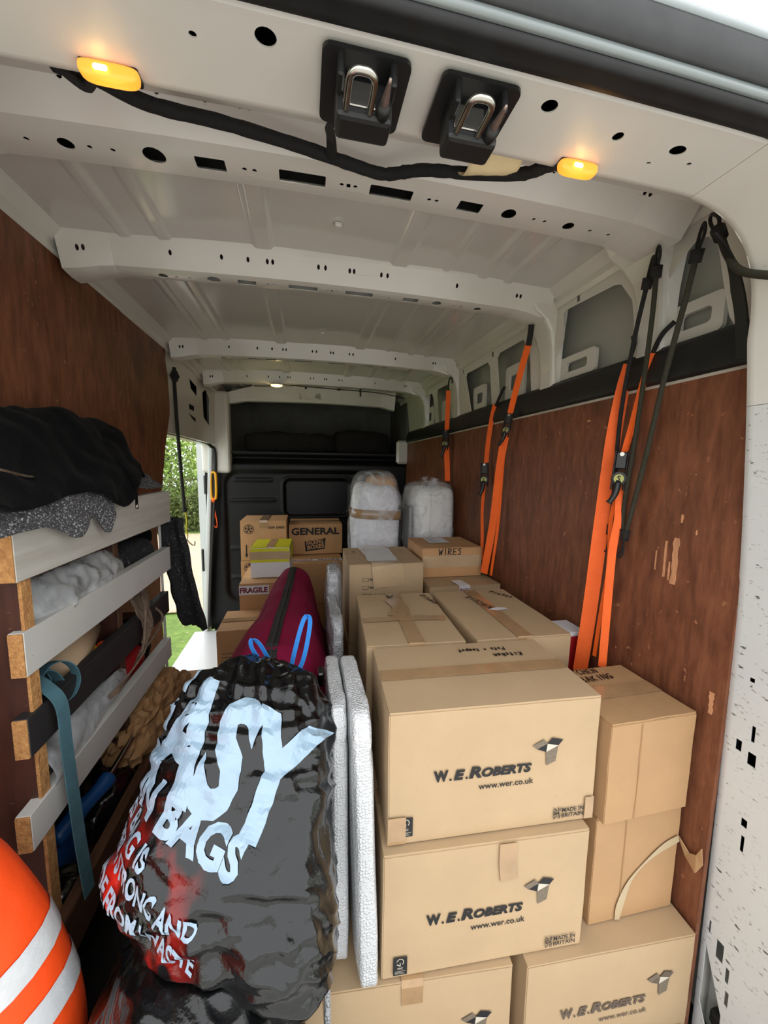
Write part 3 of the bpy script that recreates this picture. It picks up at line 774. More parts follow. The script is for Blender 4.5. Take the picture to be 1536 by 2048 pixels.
leaves('foliage', hs_, 7000, lambda r: (r.uniform(-2.2, 1.8), r.uniform(-0.5, 0.5), 0.02 + min(1.6, abs(r.gauss(0, 0.75)))), 0.07, 'leaf_dark', 2)
tube('stem', [(0, 0.1, 0), (0.05, 0.1, 0.5), (0.2, 0.1, 1.0)], 0.03, 'bark', hs_, 7)
at = empty('autumn_tree', (-3.5, 17.6, -0.6), label='yellowing tree with a pale trunk outside, right of the hedge', cat='tree')
leaves('foliage', at, 3500, lambda r: (r.uniform(-1.0, 1.3), r.uniform(-0.9, 0.9), r.uniform(1.6, 4.6)), 0.09, 'leaf_autumn', 3)
tube('trunk', [(-0.35, 0, 0), (-0.38, 0, 1.8), (-0.30, 0, 4.2)], 0.10, 'label_white', at, 8)

# ================================================================== CARTONS
BOXPARTS = {}
def carton(name, label, cx, cy, z0, w, d, h, deg=0.0, m='board', seam='x', tape=0.05, tape_down=(), cat='cardboard box', group=None, bulge=0.003, flaps=True, seed=None):
    """closed carton: bulging body, two top flaps, packing tape; local axes: x along the width, front face at -y, z up"""
    t = empty(name, (cx, cy, z0), math.radians(deg), label, cat, group)
    sd = seed if seed is not None else cx * 13 + cy * 7 + z0 * 3
    bm = bmesh.new(); bmesh.ops.create_cube(bm, size=1.0)
    bmesh.ops.bevel(bm, geom=bm.edges[:], offset=0.006, segments=2, affect='EDGES')
    bmesh.ops.subdivide_edges(bm, edges=[e for e in bm.edges if e.calc_length() > 0.3], cuts=7, use_grid_fill=True)
    top = h - 0.004
    for v in bm.verts:
        c = v.co.copy(); q = [min(1.0, abs(k) * 2) for k in c]
        k = (1 - q[0] ** 4) * (1 - q[2] ** 4); kx = (1 - q[1] ** 4) * (1 - q[2] ** 4)
        n = nz(c.x * 3 + sd, c.y * 3, c.z * 3 + sd)
        v.co = Vector((c.x * w + (1 if c.x > 0 else -1) * bulge * kx * 0.6, c.y * d + (1 if c.y > 0 else -1) * bulge * (k * 0.6) , (c.z + 0.5) * top)) + Vector((n, nz(c.z * 3, sd), 0)) * 0.0015
    from_bm('body', bm, m, t)
    zt = top
    if flaps:
        g = 0.0012
        for sgn in (-1, 1):
            n = 8; vs, fs = [], []
            for i in range(n + 1):
                a = i / n
                for b in (0.0, 0.5, 1.0):
                    if seam == 'x': x = (a - 0.5) * (w - 0.002); y = sgn * (g + b * (d / 2 - 0.001 - g))
                    else: y = (a - 0.5) * (d - 0.002); x = sgn * (g + b * (w / 2 - 0.001 - g))
                    sag = 0.0016 * nz(a * 4 + sd, sgn, b) - (0.0010 * (1 - b))
                    vs.append((x, y, zt + 0.004 + sag))
            for i in range(n):
                for b in range(2):
                    q = (i * 3 + b, i * 3 + b + 1, i * 3 + b + 4, i * 3 + b + 3)
                    fs.append(q if (sgn < 0) == (seam == 'x') else q[::-1])
            o = obj('top_flap', vs, fs, m, t)
            md = o.modifiers.new('t', 'SOLIDIFY'); md.thickness = 0.0035; md.offset = -1
    if tape:
        L = (w if seam == 'x' else d) / 2 - 0.004; dn = 0.055; z = zt + 0.0062
        pts = []
        fr, bk = ('w', 'e') if seam == 'x' else ('s', 'n')
        if fr in tape_down: pts += [(-L - 0.0065, zt - dn), (-L - 0.0065, zt - 0.01), (-L - 0.003, z)]
        else: pts += [(-L, z)]
        pts += [(k * L, z + 0.0006 * nz(k * 3, sd)) for k in (-0.66, -0.33, 0, 0.33, 0.66)]
        if bk in tape_down: pts += [(L + 0.003, z), (L + 0.0065, zt - 0.01), (L + 0.0065, zt - dn)]
        else: pts += [(L, z)]
        P = [(a, 0, b) if seam == 'x' else (0, a, b) for a, b in pts]
        ribbon('tape', P, tape, (0, 1, 0) if seam == 'x' else (1, 0, 0), 0.0006, 'brown_tape', t, 1)
    t['_w'] = w; t['_d'] = d; t['_h'] = h
    return t
def front(t, dx, dz):          # point on the front face: dx from its left edge, dz above its foot
    return (-t['_w'] / 2 + dx, -t['_d'] / 2 - 0.0042, dz)
def fprint(t, name, data, m, dx=0.0, dz=0.0, lift=0.0): 
    o = front(t, dx, dz); return decal(name, data, (o[0], o[1] - lift, o[2]), (1, 0, 0), (0, 0, 1), m, t)
def tprint(t, name, data, m, x, y, deg=0.0, lift=0.0):
    a = math.radians(deg); return decal(name, data, (x, y, t['_h'] + 0.0030 + lift), (math.cos(a), math.sin(a), 0), (-math.sin(a), math.cos(a), 0), m, t)
WER = join2(fit(text_data('W', 1, 0.06, 0.0, 1.5), 0.030, 0.024, 0, 0), fit(text_data('.', 1, 0.03), 0.005, 0.005, 0.032, 0), fit(text_data('E', 1, 0.055, 0.2, 1.5), 0.023, 0.022, 0.041, 0),
            fit(text_data('.', 1, 0.03), 0.005, 0.005, 0.065, 0), fit(text_data('R', 1, 0.045, 0.2, 1.5), 0.027, 0.025, 0.072, 0), fit(text_data('OBERTS', 1, 0.05, 0.2, 1.5), 0.106, 0.020, 0.0985, 0))
URL = fit(text_data('www.wer.co.uk', 1, 0.012), 0.117, None, 0, 0)
def wer_logo(t, dx, dz, k=1.0, faded=False):
    """the mover's mark: lettering, web address and the open-carton sign, as printed on the front"""
    sc = lambda d: ([(a * k, b * k) for a, b in d[0]], d[1])
    pm = 'print_black' if not faded else 'print_fade'
    fprint(t, 'lettering', sc(WER), pm, dx, dz)
    fprint(t, 'web_address', sc(URL), pm, dx + 0.093 * k, dz - 0.026 * k)
    q = lambda *p: [(a * k, b * k) for a, b in p]
    dark = poly2(q((0.004, 0.036), (0.024, 0.028), (0.026, 0.046)), q((0.026, 0.046), (0.050, 0.040), (0.060, 0.052), (0.036, 0.058)))
    grey = poly2(q((-0.006, 0.044), (0.004, 0.036), (0.026, 0.046), (0.018, 0.056)), q((0.024, 0.028), (0.050, 0.040), (0.046, 0.006), (0.026, -0.002)))
    lite = poly2(q((0.024, 0.028), (0.050, 0.040), (0.026, 0.046)))
    fprint(t, 'carton_sign', dark, pm, dx + 0.210 * k, dz + 0.012 * k, 0.0002); fprint(t, 'carton_sign_grey', grey, 'print_grey', dx + 0.210 * k, dz + 0.012 * k)
    fprint(t, 'carton_sign_light', lite, 'print_light', dx + 0.210 * k, dz + 0.012 * k)
mat('print_fade', (96, 82, 70), 0.7)
def britain(t, dx, dz, k=1.0):
    fl_ = join2(rect2(0, .010, .010, .012), rect2(0, .013, .017, .0155), rect2(0, .017, .010, .019), rect2(.0125, 0, .0145, .028), rect2(.016, .0, .018, .011), rect2(.016, .0175, .018, .028),
                poly2([(0, .028), (.004, .028), (.011, .021), (.008, .021)], [(0, 0), (.004, 0), (.011, .008), (.008, .008)], [(0, .022), (0, .025), (.004, .021), (.002, .021)], [(0, .006), (0, .003), (.004, .008), (.002, .008)]))
    tx = join2(fit(text_data('MADE IN', 1, 0.02), 0.056, 0.0105, 0.022, 0.0155), fit(text_data('BRITAIN', 1, 0.02), 0.056, 0.0105, 0.022, 0.0015))
    s_ = lambda d: ([(a * k, b * k) for a, b in d[0]], d[1])
    fprint(t, 'flag_mark', s_(fl_), 'print_black', dx, dz); fprint(t, 'lettering', s_(tx), 'print_black', dx, dz)
def fsc(t, dx, dz, k=1.0):
    s_ = lambda d: ([(a * k, b * k) for a, b in d[0]], d[1])
    fprint(t, 'forest_label', s_(rect2(0, 0, 0.032, 0.046)), 'print_black', dx, dz)
    ring = poly2(*[[(0.016 + 0.0085 * math.cos(a), 0.034 + 0.0085 * math.sin(a)), (0.016 + 0.0085 * math.cos(a + .35), 0.034 + 0.0085 * math.sin(a + .35)), (0.016 + 0.0070 * math.cos(a + .35), 0.034 + 0.0070 * math.sin(a + .35)), (0.016 + 0.0070 * math.cos(a), 0.034 + 0.0070 * math.sin(a))] for a in [-0.9 + .35 * i for i in range(11)]],
                 [(0.0152, 0.0225), (0.0168, 0.0225), (0.0168, 0.032), (0.0152, 0.032)], [(0.008, 0.028), (0.0152, 0.0235), (0.0152, 0.0255), (0.009, 0.030)])
    fprint(t, 'tree_mark', s_(join2(ring, fit(text_data('FSC', 1, 0.02), 0.012, 0.005, 0.010, 0.015), rect2(0.004, 0.010, 0.028, 0.0108), rect2(0.004, 0.007, 0.022, 0.0078), rect2(0.004, 0.004, 0.026, 0.0048))), 'print_light', dx, dz, 0.0003)
def tape_on_front(t, dx, dz0, dz1, w=0.045, twist=0.0):
    y = -t['_d'] / 2 - 0.0050
    return ribbon('tape', [(-t['_w'] / 2 + dx + twist, y, dz0), (-t['_w'] / 2 + dx, y - 0.0005, (dz0 + dz1) / 2), (-t['_w'] / 2 + dx, y, dz1)], w, (1, 0, 0), 0.0006, 'brown_tape', t, 3)

G_ = 'mover cartons'
m_ = carton('moving_box', 'front top cardboard box with mover logo and pots handwriting on its lid', 0.427, 0.853, 0.632, 0.498, 0.290, 0.313, -3.2, tape=0.045)
wer_logo(m_, 0.100, 0.144, 1.13); britain(m_, 0.393, 0.014); fsc(m_, 0.024, 0.021)
tape_on_front(m_, 0.020, 0.006, 0.070, 0.040); tape_on_front(m_, 0.484, 0.006, 0.062, 0.022)
tprint(m_, 'handwriting', fit(hand('Kitchen', 0.022, 0.0045), 0.085), 'marker', 0.165, 0.075, 182)
tprint(m_, 'handwriting', fit(hand('Pots + teapot', 0.022, 0.0045), 0.14), 'marker', 0.13, 0.112, 180)
# handwriting scored on its left side
for k, zz in enumerate((0.20, 0.235, 0.27)):
    decal('handwriting', fit(hand('Kitchen', 0.02, 0.003), 0.10), (-0.2512, 0.10, zz - 0.05), (0, -1, 0), (0, 0, 1), 'marker', m_) if k == 1 else None
n_ = carton('moving_box', 'middle cardboard box of the front stack, tape flap hanging above its logo', 0.411, 0.838, 0.316, 0.488, 0.300, 0.313, -3.6, tape=0.045)
wer_logo(n_, 0.098, 0.127, 1.13); britain(n_, 0.391, 0.014); fsc(n_, 0.025, 0.012); tape_on_front(n_, 0.285, 0.215, 0.309, 0.042, 0.006)
o_ = carton('moving_box', 'lowest cardboard box under the front stack, taped lid partly cut off by frame', 0.240, 0.846, 0.0, 0.478, 0.310, 0.313, -5.0, tape=0.05, seam='y', tape_down=('s',))
wer_logo(o_, 0.125, 0.128, 1.13)
p_ = carton('moving_box', 'lowest cardboard box beside the white pillar, faded mover logo low on front', 0.730, 0.797, 0.0, 0.452, 0.300, 0.313, -3.4, tape=0.0)
wer_logo(p_, 0.090, 0.150, 1.13, True); britain(p_, 0.36, 0.03)
r_ = carton('storage_box', 'tan cardboard box with a pale curved scrape, between baking box and pillar box', 0.818, 0.824, 0.316, 0.250, 0.250, 0.300, -1.0, 'board_tan', tape=0.0)
sw = smooth_path([(0.080, 0.004, 0), (0.086, 0.05, 0), (0.108, 0.11, 0), (0.15, 0.155, 0), (0.20, 0.188, 0), (0.245, 0.205, 0)], 5)
V_, F_ = [], []
for i, q in enumerate(sw):
    tt = (sw[min(i + 1, len(sw) - 1)] - sw[max(i - 1, 0)]).normalized(); nn = Vector((-tt.y, tt.x, 0)) * (0.007 + 0.004 * math.sin(i * 0.35))
    V_ += [(q.x - nn.x, q.y - nn.y), (q.x + nn.x, q.y + nn.y)]
    if i: F_.append((2 * i - 2, 2 * i, 2 * i + 1, 2 * i - 1))
fprint(r_, 'pale_scrape', (V_, F_), 'tape_pale', 0, 0, 0.0006) if 'tape_pale' in MATS else fprint(r_, 'pale_scrape', (V_, F_), mat('tape_pale', (186, 168, 136), 0.4), 0, 0, 0.0006)
fprint(r_, 'score_line', rect2(0.083, 0.0, 0.0852, 0.29), 'board_edge')
q_ = carton('storage_box', 'tan cardboard box marked baking, against the right plywood wall', 0.812, 0.797, 0.619, 0.245, 0.228, 0.258, 0.6, 'board_tan', tape=0.05)
tprint(q_, 'handwriting', fit(hand('KITCHEN', 0.03, 0.0045), 0.115), 'marker', -0.095, 0.083, 0)
tprint(q_, 'handwriting', fit(hand('BAKING', 0.03, 0.0045), 0.105), 'marker', -0.062, 0.045, 2)
fprint(q_, 'score_line', rect2(0.083, 0.0, 0.0852, 0.25), 'board_edge')

k_ = carton('moving_box', 'cardboard box with juicer handwriting, left one of two lids behind the front box', 0.338, 1.243, 0.632, 0.302, 0.445, 0.313, -4.0, tape=0.05, seam='y', tape_down=('s',), seed=2.0)
tprint(k_, 'handwriting', fit(hand('Juicer', 0.03, 0.005), 0.11), 'marker', -0.040, 0.20, -75)
tprint(k_, 'handwriting', fit(hand('Kitchen', 0.03, 0.005), 0.11), 'marker', 0.10, 0.19, -70)
ribbon('tape', [(-0.03, -0.02, 0.3175), (0.0, 0.05, 0.3185), (-0.02, 0.15, 0.3180)], 0.06, (1, 0.2, 0), 0.0006, 'brown_tape', k_, 4)
ribbon('tape', [(-0.145, -0.045, 0.3178), (0.0, -0.04, 0.3182), (0.14, -0.05, 0.3178)], 0.035, (0, 1, 0), 0.0006, 'brown_tape', k_, 4)
l_ = carton('moving_box', 'cardboard box marked plates, right one of two lids behind the front box', 0.674, 1.229, 0.632, 0.318, 0.450, 0.313, -1.6, tape=0.052, seam='y', tape_down=('s',), seed=5.0)
tprint(l_, 'handwriting', fit(hand('KITCHEN', 0.03, 0.005), 0.14), 'marker', -0.055, 0.14, -72)
tprint(l_, 'handwriting', fit(hand('Plates', 0.03, 0.005), 0.10), 'marker', 0.07, 0.185, -52)
obj('torn_patch', [(-0.02, 0.0, 0.3165), (0.015, -0.012, 0.3165), (0.06, -0.008, 0.3165), (0.055, 0.010, 0.3165), (0.02, 0.016, 0.3168)], [(0, 1, 2, 3, 4)], 'paper', l_)
carton('moving_box', 'second cardboard box down, under the juicer box and behind bubble-wrapped panels', 0.325, 1.245, 0.316, 0.305, 0.44, 0.313, -3.0, tape=0.0, seed=8.0)
carton('moving_box', 'lowest cardboard box under the juicer box, behind bubble-wrapped panels', 0.33, 1.25, 0.0, 0.305, 0.44, 0.313, -2.0, tape=0.0, seed=9.0)
hid = 'boxes at the bottom of the stacks'
HL = 'plain cardboard box low in a stack, mostly hidden by the boxes above it'
for a, q in (((0.672, 1.235, 0.316, 0.31, 0.44, 0.313), 'middle cardboard box straight under the plates box'), ((0.672, 1.235, 0.0, 0.31, 0.44, 0.313), 'floor-level cardboard box two below the plates box')): carton('moving_box', q, *a, 0.0, tape=0.0, group=hid)

h_ = carton('moving_box', 'cardboard box printed with bedroom tick boxes, paper label taped on its lid', 0.382, 1.885, 0.632, 0.357, 0.375, 0.380, -1.0, tape=0.0)
for k in range(4):
    y0 = 0.300 - 0.038 * k
    rr = join2(*[rect2(*a) for a in ((0.062, y0, 0.090, y0 + 0.0015), (0.062, y0 + 0.0145, 0.090, y0 + 0.016), (0.061, y0 + 0.001, 0.0625, y0 + 0.015), (0.0895, y0 + 0.001, 0.091, y0 + 0.015))])
    fprint(h_, 'tick_box', rr, 'print_black'); fprint(h_, 'lettering', fit(text_data('Bedroom %d' % (k + 1), 1, 0.015), 0.072, 0.013, 0.096, y0 + 0.002), 'print_black')
ribbon('tape', [(-0.02, 0.17, 0.3835), (-0.01, 0, 0.3838), (0.0, -0.186, 0.3835), (0.0, -0.1935, 0.376), (0.01, -0.1940, 0.27)], 0.15, (1, 0.05, 0), 0.0007, mat('tape_clear', (190, 164, 130), 0.12, coat=0.6, bump=0.3, bscale=22, var=0.08), h_, 3)
decal('paper_label', rect2(-0.07, -0.17, 0.075, 0.12), (-0.01, 0.02, 0.3858), (1, -0.05, 0), (0.05, 1, 0), 'paper', h_)
tprint(h_, 'arrow_print', join2(rect2(-.008, 0, .008, .002), poly2([(-.004, .004), (.004, .004), (.004, .02), (.009, .02), (0, .03), (-.009, .02), (-.004, .02)])), 'print_grey', -0.13, 0.06)
tprint(h_, 'arrow_print', join2(rect2(-.008, 0, .008, .002), poly2([(-.004, .004), (.004, .004), (.004, .02), (.009, .02), (0, .03), (-.009, .02), (-.004, .02)])), 'print_grey', 0.125, 0.06)
decal('handle_slot', join2(rect2(0, 0, .085, .0015), rect2(0, .025, .085, .0265), rect2(-.0015, .001, 0, .026), rect2(.085, .001, .0865, .026)), (0.07, -0.1918, 0.215), (1, 0, 0), (0, 0, 1), 'board_edge', h_)
carton('moving_box', 'cardboard box straight under the bedroom box, its left edge just showing', 0.375, 1.89, 0.316, 0.36, 0.37, 0.313, 0.5, tape=0.0, seed=12.0)
carton('moving_box', 'floor-level cardboard box two below the bedroom box', 0.375, 1.89, 0.0, 0.36, 0.37, 0.313, 0, tape=0.0, group=hid)
i_ = carton('small_box', 'small cardboard box marked wires with a white label on its lid', 0.752, 1.955, 0.902, 0.325, 0.300, 0.153, -1.0, 'board_far', tape=0.0, seed=4.0)
fprint(i_, 'handwriting', fit(hand('WIRES', 0.03, 0.0042), 0.125), 'marker', 0.085, 0.112)
ribbon('tape', [(-0.160, -0.1545, 0.083), (0, -0.1550, 0.084), (0.160, -0.1545, 0.081)], 0.062, (0, 0, 1), 0.0006, 'tape_clear', i_, 3)
decal('address_label', rect2(0, 0, 0.115, 0.15), (-0.085, -0.03, 0.1565), (1, 0, 0), (0, 1, 0), 'label_white', i_)
decal('label_print', join2(*[rect2(0.012, 0.02 + 0.02 * k, 0.012 + 0.03 + 0.05 * ((k * 7) % 3) / 3, 0.025 + 0.02 * k) for k in range(6)]), (-0.085, -0.03, 0.1570), (1, 0, 0), (0, 1, 0), 'print_grey', i_)
j_ = carton('moving_box', 'cardboard box straight under the wires box, with red-lettered fragile tape', 0.762, 1.885, 0.605, 0.365, 0.470, 0.295, -0.5, tape=0.0, seed=6.0)
def fragile(t, x, y, z, L, w, deg=0.0, tm='label_white', down=0.05):
    a = math.radians(deg); d = Vector((math.cos(a), math.sin(a), 0)); nrm = Vector((-d.y, d.x, 0))
    return d
ribbon('fragile_tape', [(-0.02, -0.15, 0.2985), (-0.01, -0.232, 0.2985), (-0.008, -0.2395, 0.290), (-0.005, -0.2400, 0.255)], 0.055, (1, 0, 0), 0.0007, 'label_white', j_, 3)
decal('fragile_lettering', fit(text_data('FRAGILE', 1, 0.04), 0.050, 0.020, 0, 0), (-0.032, -0.2412, 0.265), (1, 0, 0), (0, 0, 1), 'print_maroon', j_)
for a, q in (((0.762, 1.885, 0.303, 0.36, 0.46, 0.299), 'middle cardboard box two below the wires box'), ((0.762, 1.885, 0.0, 0.36, 0.46, 0.300), 'floor-level cardboard box at the foot of the wires stack')): carton('moving_box', q, *a, 0.0, tape=0.0, group=hid)
# bases under the bagged bundles
carton('moving_box', 'tall cardboard box under the taped white bundle', 0.425, 2.36, 0.0, 0.33, 0.50, 0.62, 0, tape=0.0, group=hid)
carton('moving_box', 'tall cardboard box under the plain white bundle', 0.775, 2.36, 0.0, 0.335, 0.46, 0.90, 0, tape=0.0, group=hid) 

# far end, in front of the bulkhead
g1 = carton('packing_box', 'brown box lettered general on the far stack, by the black bulkhead', 0.087, 3.18, 0.772, 0.415, 0.350, 0.240, 0, 'board_far', tape=0.05, seed=1.0)
fprint(g1, 'lettering', fit(text_data('GENERAL', 1, 0.035), 0.375, 0.058, 0.018, 0.155), 'print_black')
fprint(g1, 'stamp', poly2([(0.125, 0.022), (0.275, 0.040), (0.283, 0.128), (0.118, 0.104)]), 'print_black', 0, 0)
pk = join2(fit(text_data('PACKING', 1, 0.03), 0.13, 0.036, 0.0, 0.038), fit(text_data('BOXES', 1, 0.03), 0.13, 0.034, 0.006, 0.0))
decal('stamp_lettering', pk, (front(g1, 0.135, 0)[0], front(g1, 0, 0)[1] - 0.0006, 0.034), (1, 0, 0.13), (-0.05, 0, 1), 'board_far', g1)
f1 = carton('packing_box', 'brown box with fragile tape, straight under the general box', 0.075, 3.05, 0.462, 0.405, 0.66, 0.305, 0, 'board_far', tape=0.0, seed=3.0)
tprint(f1, 'fragile_tape', rect2(-0.20, -0.02, 0.20, 0.03), 'label_white', 0.0, -0.24)
for xx in (-0.18, 0.02): tprint(f1, 'fragile_lettering', fit(text_data('FRAGILE', 1, 0.05), 0.16, 0.032, xx, -0.01), 'print_maroon', 0.0, -0.24, 0, 0.0004)
carton('moving_box', 'floor-level cardboard box two below the general box', 0.075, 3.05, 0.0, 0.40, 0.66, 0.46, 0, 'board_far', tape=0.0, group=hid)
a1 = carton('packing_box', 'brown box with round black emblem and down arrows, left on the far stack', -0.300, 3.07, 0.762, 0.330, 0.330, 0.298, 0, 'board_far', tape=0.06, seam='y', tape_down=('s',), seed=7.0)
def emblem(t, dx, dz, r=0.036):
    V = []; F = []
    def ring(a, b, n=24):
        k = len(V)
        for i in range(n):
            q = 2 * math.pi * i / n; V.append((a * math.cos(q), a * math.sin(q))); V.append((b * math.cos(q), b * math.sin(q)))
        for i in range(n): F.append((k + 2 * i, k + 2 * ((i + 1) % n), k + 2 * ((i + 1) % n) + 1, k + 2 * i + 1))
    ring(r, r * 0.90); 
    for i in range(5):
        q = 2 * math.pi * i / 5 + 0.3; k = len(V)
        for da, rr in ((-.42, .8), (.42, .8), (.25, .42), (-.25, .42)): V.append((r * rr * math.cos(q + da), r * rr * math.sin(q + da)))
        F.append((k, k + 1, k + 2, k + 3))
    k = len(V)
    for i in range(6): V.append((r * .28 * math.cos(i * 1.047), r * .28 * math.sin(i * 1.047)))
    F.append(tuple(range(k, k + 6)))
    fprint(t, 'emblem', (V, F), 'print_black', dx, dz)
emblem(a1, 0.060, 0.235)
fprint(a1, 'upside_down_lettering', ([(-x, -y) for x, y in fit(text_data('0843 600', 1, 0.012), 0.115, 0.020)[0]], fit(text_data('0843 600', 1, 0.012), 0.115, 0.020)[1]), 'print_black', 0.315, 0.255)
arrow = poly2([(-0.004, 0.10), (0.004, 0.10), (0.004, 0.03), (-0.004, 0.03)], [(-0.012, 0.03), (0.012, 0.03), (0, 0.0)])
fprint(a1, 'arrow', arrow, 'print_black', 0.040, 0.020); fprint(a1, 'arrow', arrow, 'print_black', 0.085, 0.020)
d1 = carton('packing_box', 'brown box with round emblem, straight under the arrow box', -0.303, 3.07, 0.462, 0.330, 0.330, 0.298, 0, 'board_far', tape=0.0, seed=17.0)
emblem(d1, 0.060, 0.245)
carton('moving_box', 'floor-level cardboard box at the foot of the arrow box stack', -0.303, 3.07, 0.0, 0.33, 0.33, 0.46, 0, 'board_far', tape=0.0, group=hid)
y1 = carton('printed_box', 'yellow and white printed box standing above the maroon bag', -0.208, 2.545, 0.768, 0.236, 0.280, 0.192, -2, 'label_white', tape=0.05, seam='y', tape_down=('s',), seed=2.5)
tprint(y1, 'yellow_lid', rect2(-0.117, -0.139, 0.117, 0.139), 'yellow_print', 0, 0, 0, -0.0022)
for f_ in [c for c in y1.children if c.name.startswith('top_flap')]:
    f_.data.materials.clear(); f_.data.materials.append(MATS['yellow_print'])
fprint(y1, 'yellow_band', rect2(0.001, 0.098, 0.235, 0.186), 'yellow_print')
decal('yellow_band', rect2(-0.138, 0.098, 0.138, 0.186), (0.1225, 0, 0), (0, 1, 0), (0, 0, 1), 'yellow_print', y1)
ribbon('tape', [(-0.122, -0.1452, 0.140), (0, -0.1456, 0.142), (0.122, -0.1452, 0.140)], 0.05, (0, 0, 1), 0.0006, 'tape_clear', y1, 3)
e1 = carton('packing_box', 'brown box with maroon fragile tape, straight under the yellow box', -0.215, 2.505, 0.452, 0.340, 0.400, 0.312, 0, 'board_far', tape=0.0, seed=11.0)
fprint(e1, 'fragile_tape', rect2(-0.001, 0.245, 0.17, 0.30), 'label_white')
fprint(e1, 'fragile_lettering', fit(text_data('FRAGILE', 1, 0.05), 0.16, 0.035, 0.003, 0.255), 'print_maroon', 0, 0, 0.0005)
carton('moving_box', 'floor-level cardboard box two below the yellow box', -0.215, 2.505, 0.0, 0.34, 0.40, 0.45, 0, 'board_far', tape=0.0, group=hid)
gg = carton('packing_box', 'tall brown box beside the side door sill, left of the maroon bag', -0.330, 2.150, 0.0, 0.250, 0.285, 0.606, 0, 'board_far', tape=0.05, seed=13.0)
fprint(gg, 'small_print', join2(*[rect2(0.02, 0.44 + 0.02 * k, 0.08, 0.446 + 0.02 * k) for k in range(3)]), 'print_grey')
tt_ = carton('open_box', 'brown box on the floor at the far end of the shelving', -0.490, 1.800, 0.0, 0.170, 0.245, 0.452, 0, 'board_far', tape=0.0, seed=15.0)
carton('moving_box', 'long cardboard box under the maroon holdall', -0.105, 1.53, 0.0, 0.30, 0.80, 0.425, 0, tape=0.0, group=hid)
rb = box('red_box', (0.845, 1.075, 0.0), (0.945, 1.175, 0.895), 'red_plastic', None, 0.004)
tag(rb, 'red box corner with white top behind the orange strap foot', 'box')
box('white_lid', (0.843, 1.073, 0.895), (0.947, 1.177, 0.910), 'label_white', rb, 0.002)
# torn scrap of board stuck by the pillar
sc_ = obj('cardboard_scrap', [(0.945, 0.70, 0.52), (0.952, 0.675, 0.495), (0.948, 0.655, 0.512), (0.944, 0.642, 0.545), (0.95, 0.64, 0.50), (0.947, 0.652, 0.465), (0.955, 0.685, 0.475)], [(0, 1, 6), (1, 2, 5), (2, 3, 4), (2, 4, 5), (1, 5, 6)], 'board_tan')
sc_.modifiers.new('t', 'SOLIDIFY').thickness = 0.003
tag(sc_, 'torn cardboard scrap wedged between the plywood and white pillar', 'cardboard scrap')

# ================================================================== FIXTURES ON THE REAR HEADER
def striker(x0, label):
    t = empty('door_striker', (x0, 0.546, 1.949), 0, label, 'latch', 'door strikers on the header')
    plate('mounting_plate', rrect(0, 0, 0.108, 0.100, 0.010, 4), [], lambda a, b: (a + 0.05 * b * 0, b, -0.004), 'plastic_black', t, 0.005)
    bm = bmesh.new()
    bm_box(bm, (-0.036, -0.020, -0.052), (0.036, 0.018, -0.004), 0.006, seg=2)
    bm_box(bm, (-0.036, -0.046, -0.030), (-0.028, -0.018, -0.004), 0.002); bm_box(bm, (0.028, -0.046, -0.030), (0.036, -0.018, -0.004), 0.002)
    from_bm('housing', bm, 'plastic_black', t)
    box('steel_seat', (-0.028, -0.0225, -0.040), (0.014, -0.0195, -0.012), 'steel', t, 0.001)
    tube('striker_loop', [(-0.024, -0.015, -0.044), (-0.024, -0.045, -0.044), (-0.023, -0.062, -0.044), (-0.017, -0.0685, -0.044), (-0.009, -0.0695, -0.044), (-0.001, -0.0685, -0.044), (0.005, -0.062, -0.044), (0.006, -0.045, -0.044), (0.006, -0.015, -0.044)], 0.0042, 'steel', t, 10, 4)
    tube('pin_collar', [(0.022, -0.016, -0.042), (0.022, -0.034, -0.042)], 0.0088, 'plastic_black', t, 12, 1)
    tube('guide_pin', [(0.022, -0.030, -0.042), (0.0225, -0.050, -0.042), (0.023, -0.066, -0.042)], lambda k: 0.0042 * (1 - k) + 0.0016, 'rust_steel', t, 10, 3)
    return t
striker(0.080, 'left of two black door strikers with steel loop on the header')
striker(0.227, 'right of two black door strikers with steel loop on the header')

def courtesy_lamp(x, label):
    t = empty('courtesy_lamp', (x, 0.592, 1.949), 0, label, 'lamp', 'amber lamps under the header')
    def flat(p, d): return (p.x, p.y, min(p.z, 0.003))
    lump('lens', (0, 0, -0.003), (0.034, 0.010, 0.013), 'amber', t, 32, 14, (0.6, 0.5), fn=flat)
    box('bulb', (-0.014, -0.0130, -0.0120), (0.002, -0.0095, -0.0050), 'lamp_glow', t, 0.002)
    box('lamp_body', (-0.033, -0.006, -0.002), (0.033, 0.018, 0.010), 'plastic_black', t, 0.002)
    pt = bpy.data.lights.new('lamp_light', 'POINT'); pt.energy = 0.03; pt.color = (1.0, 0.62, 0.22); pt.shadow_soft_size = 0.02
    lo = bpy.data.objects.new('lamp_light', pt); COL.objects.link(lo); lo.parent = t; lo.location = (0, 0.0, -0.040)
    return t
courtesy_lamp(-0.232, 'lit amber lamp under the header at the upper left')
courtesy_lamp(0.437, 'lit amber lamp under the header right of the strikers')
t = empty('roof_lamp', (-0.193, 3.000, 2.066), 0, 'small lit round lamp on the far roof bow', 'lamp')
lump('lens', (0, 0, -0.006), (0.042, 0.022, 0.012), 'lamp_glow', t, 20, 10)
lump('bezel', (0, 0, 0.0), (0.052, 0.030, 0.006), 'white_paint', t, 20, 8)
pt = bpy.data.lights.new('lamp_light', 'POINT'); pt.energy = 0.25; pt.color = (1.0, 0.72, 0.36); pt.shadow_soft_size = 0.03
lo = bpy.data.objects.new('lamp_light', pt); COL.objects.link(lo); lo.parent = t; lo.location = (0, 0, -0.05)

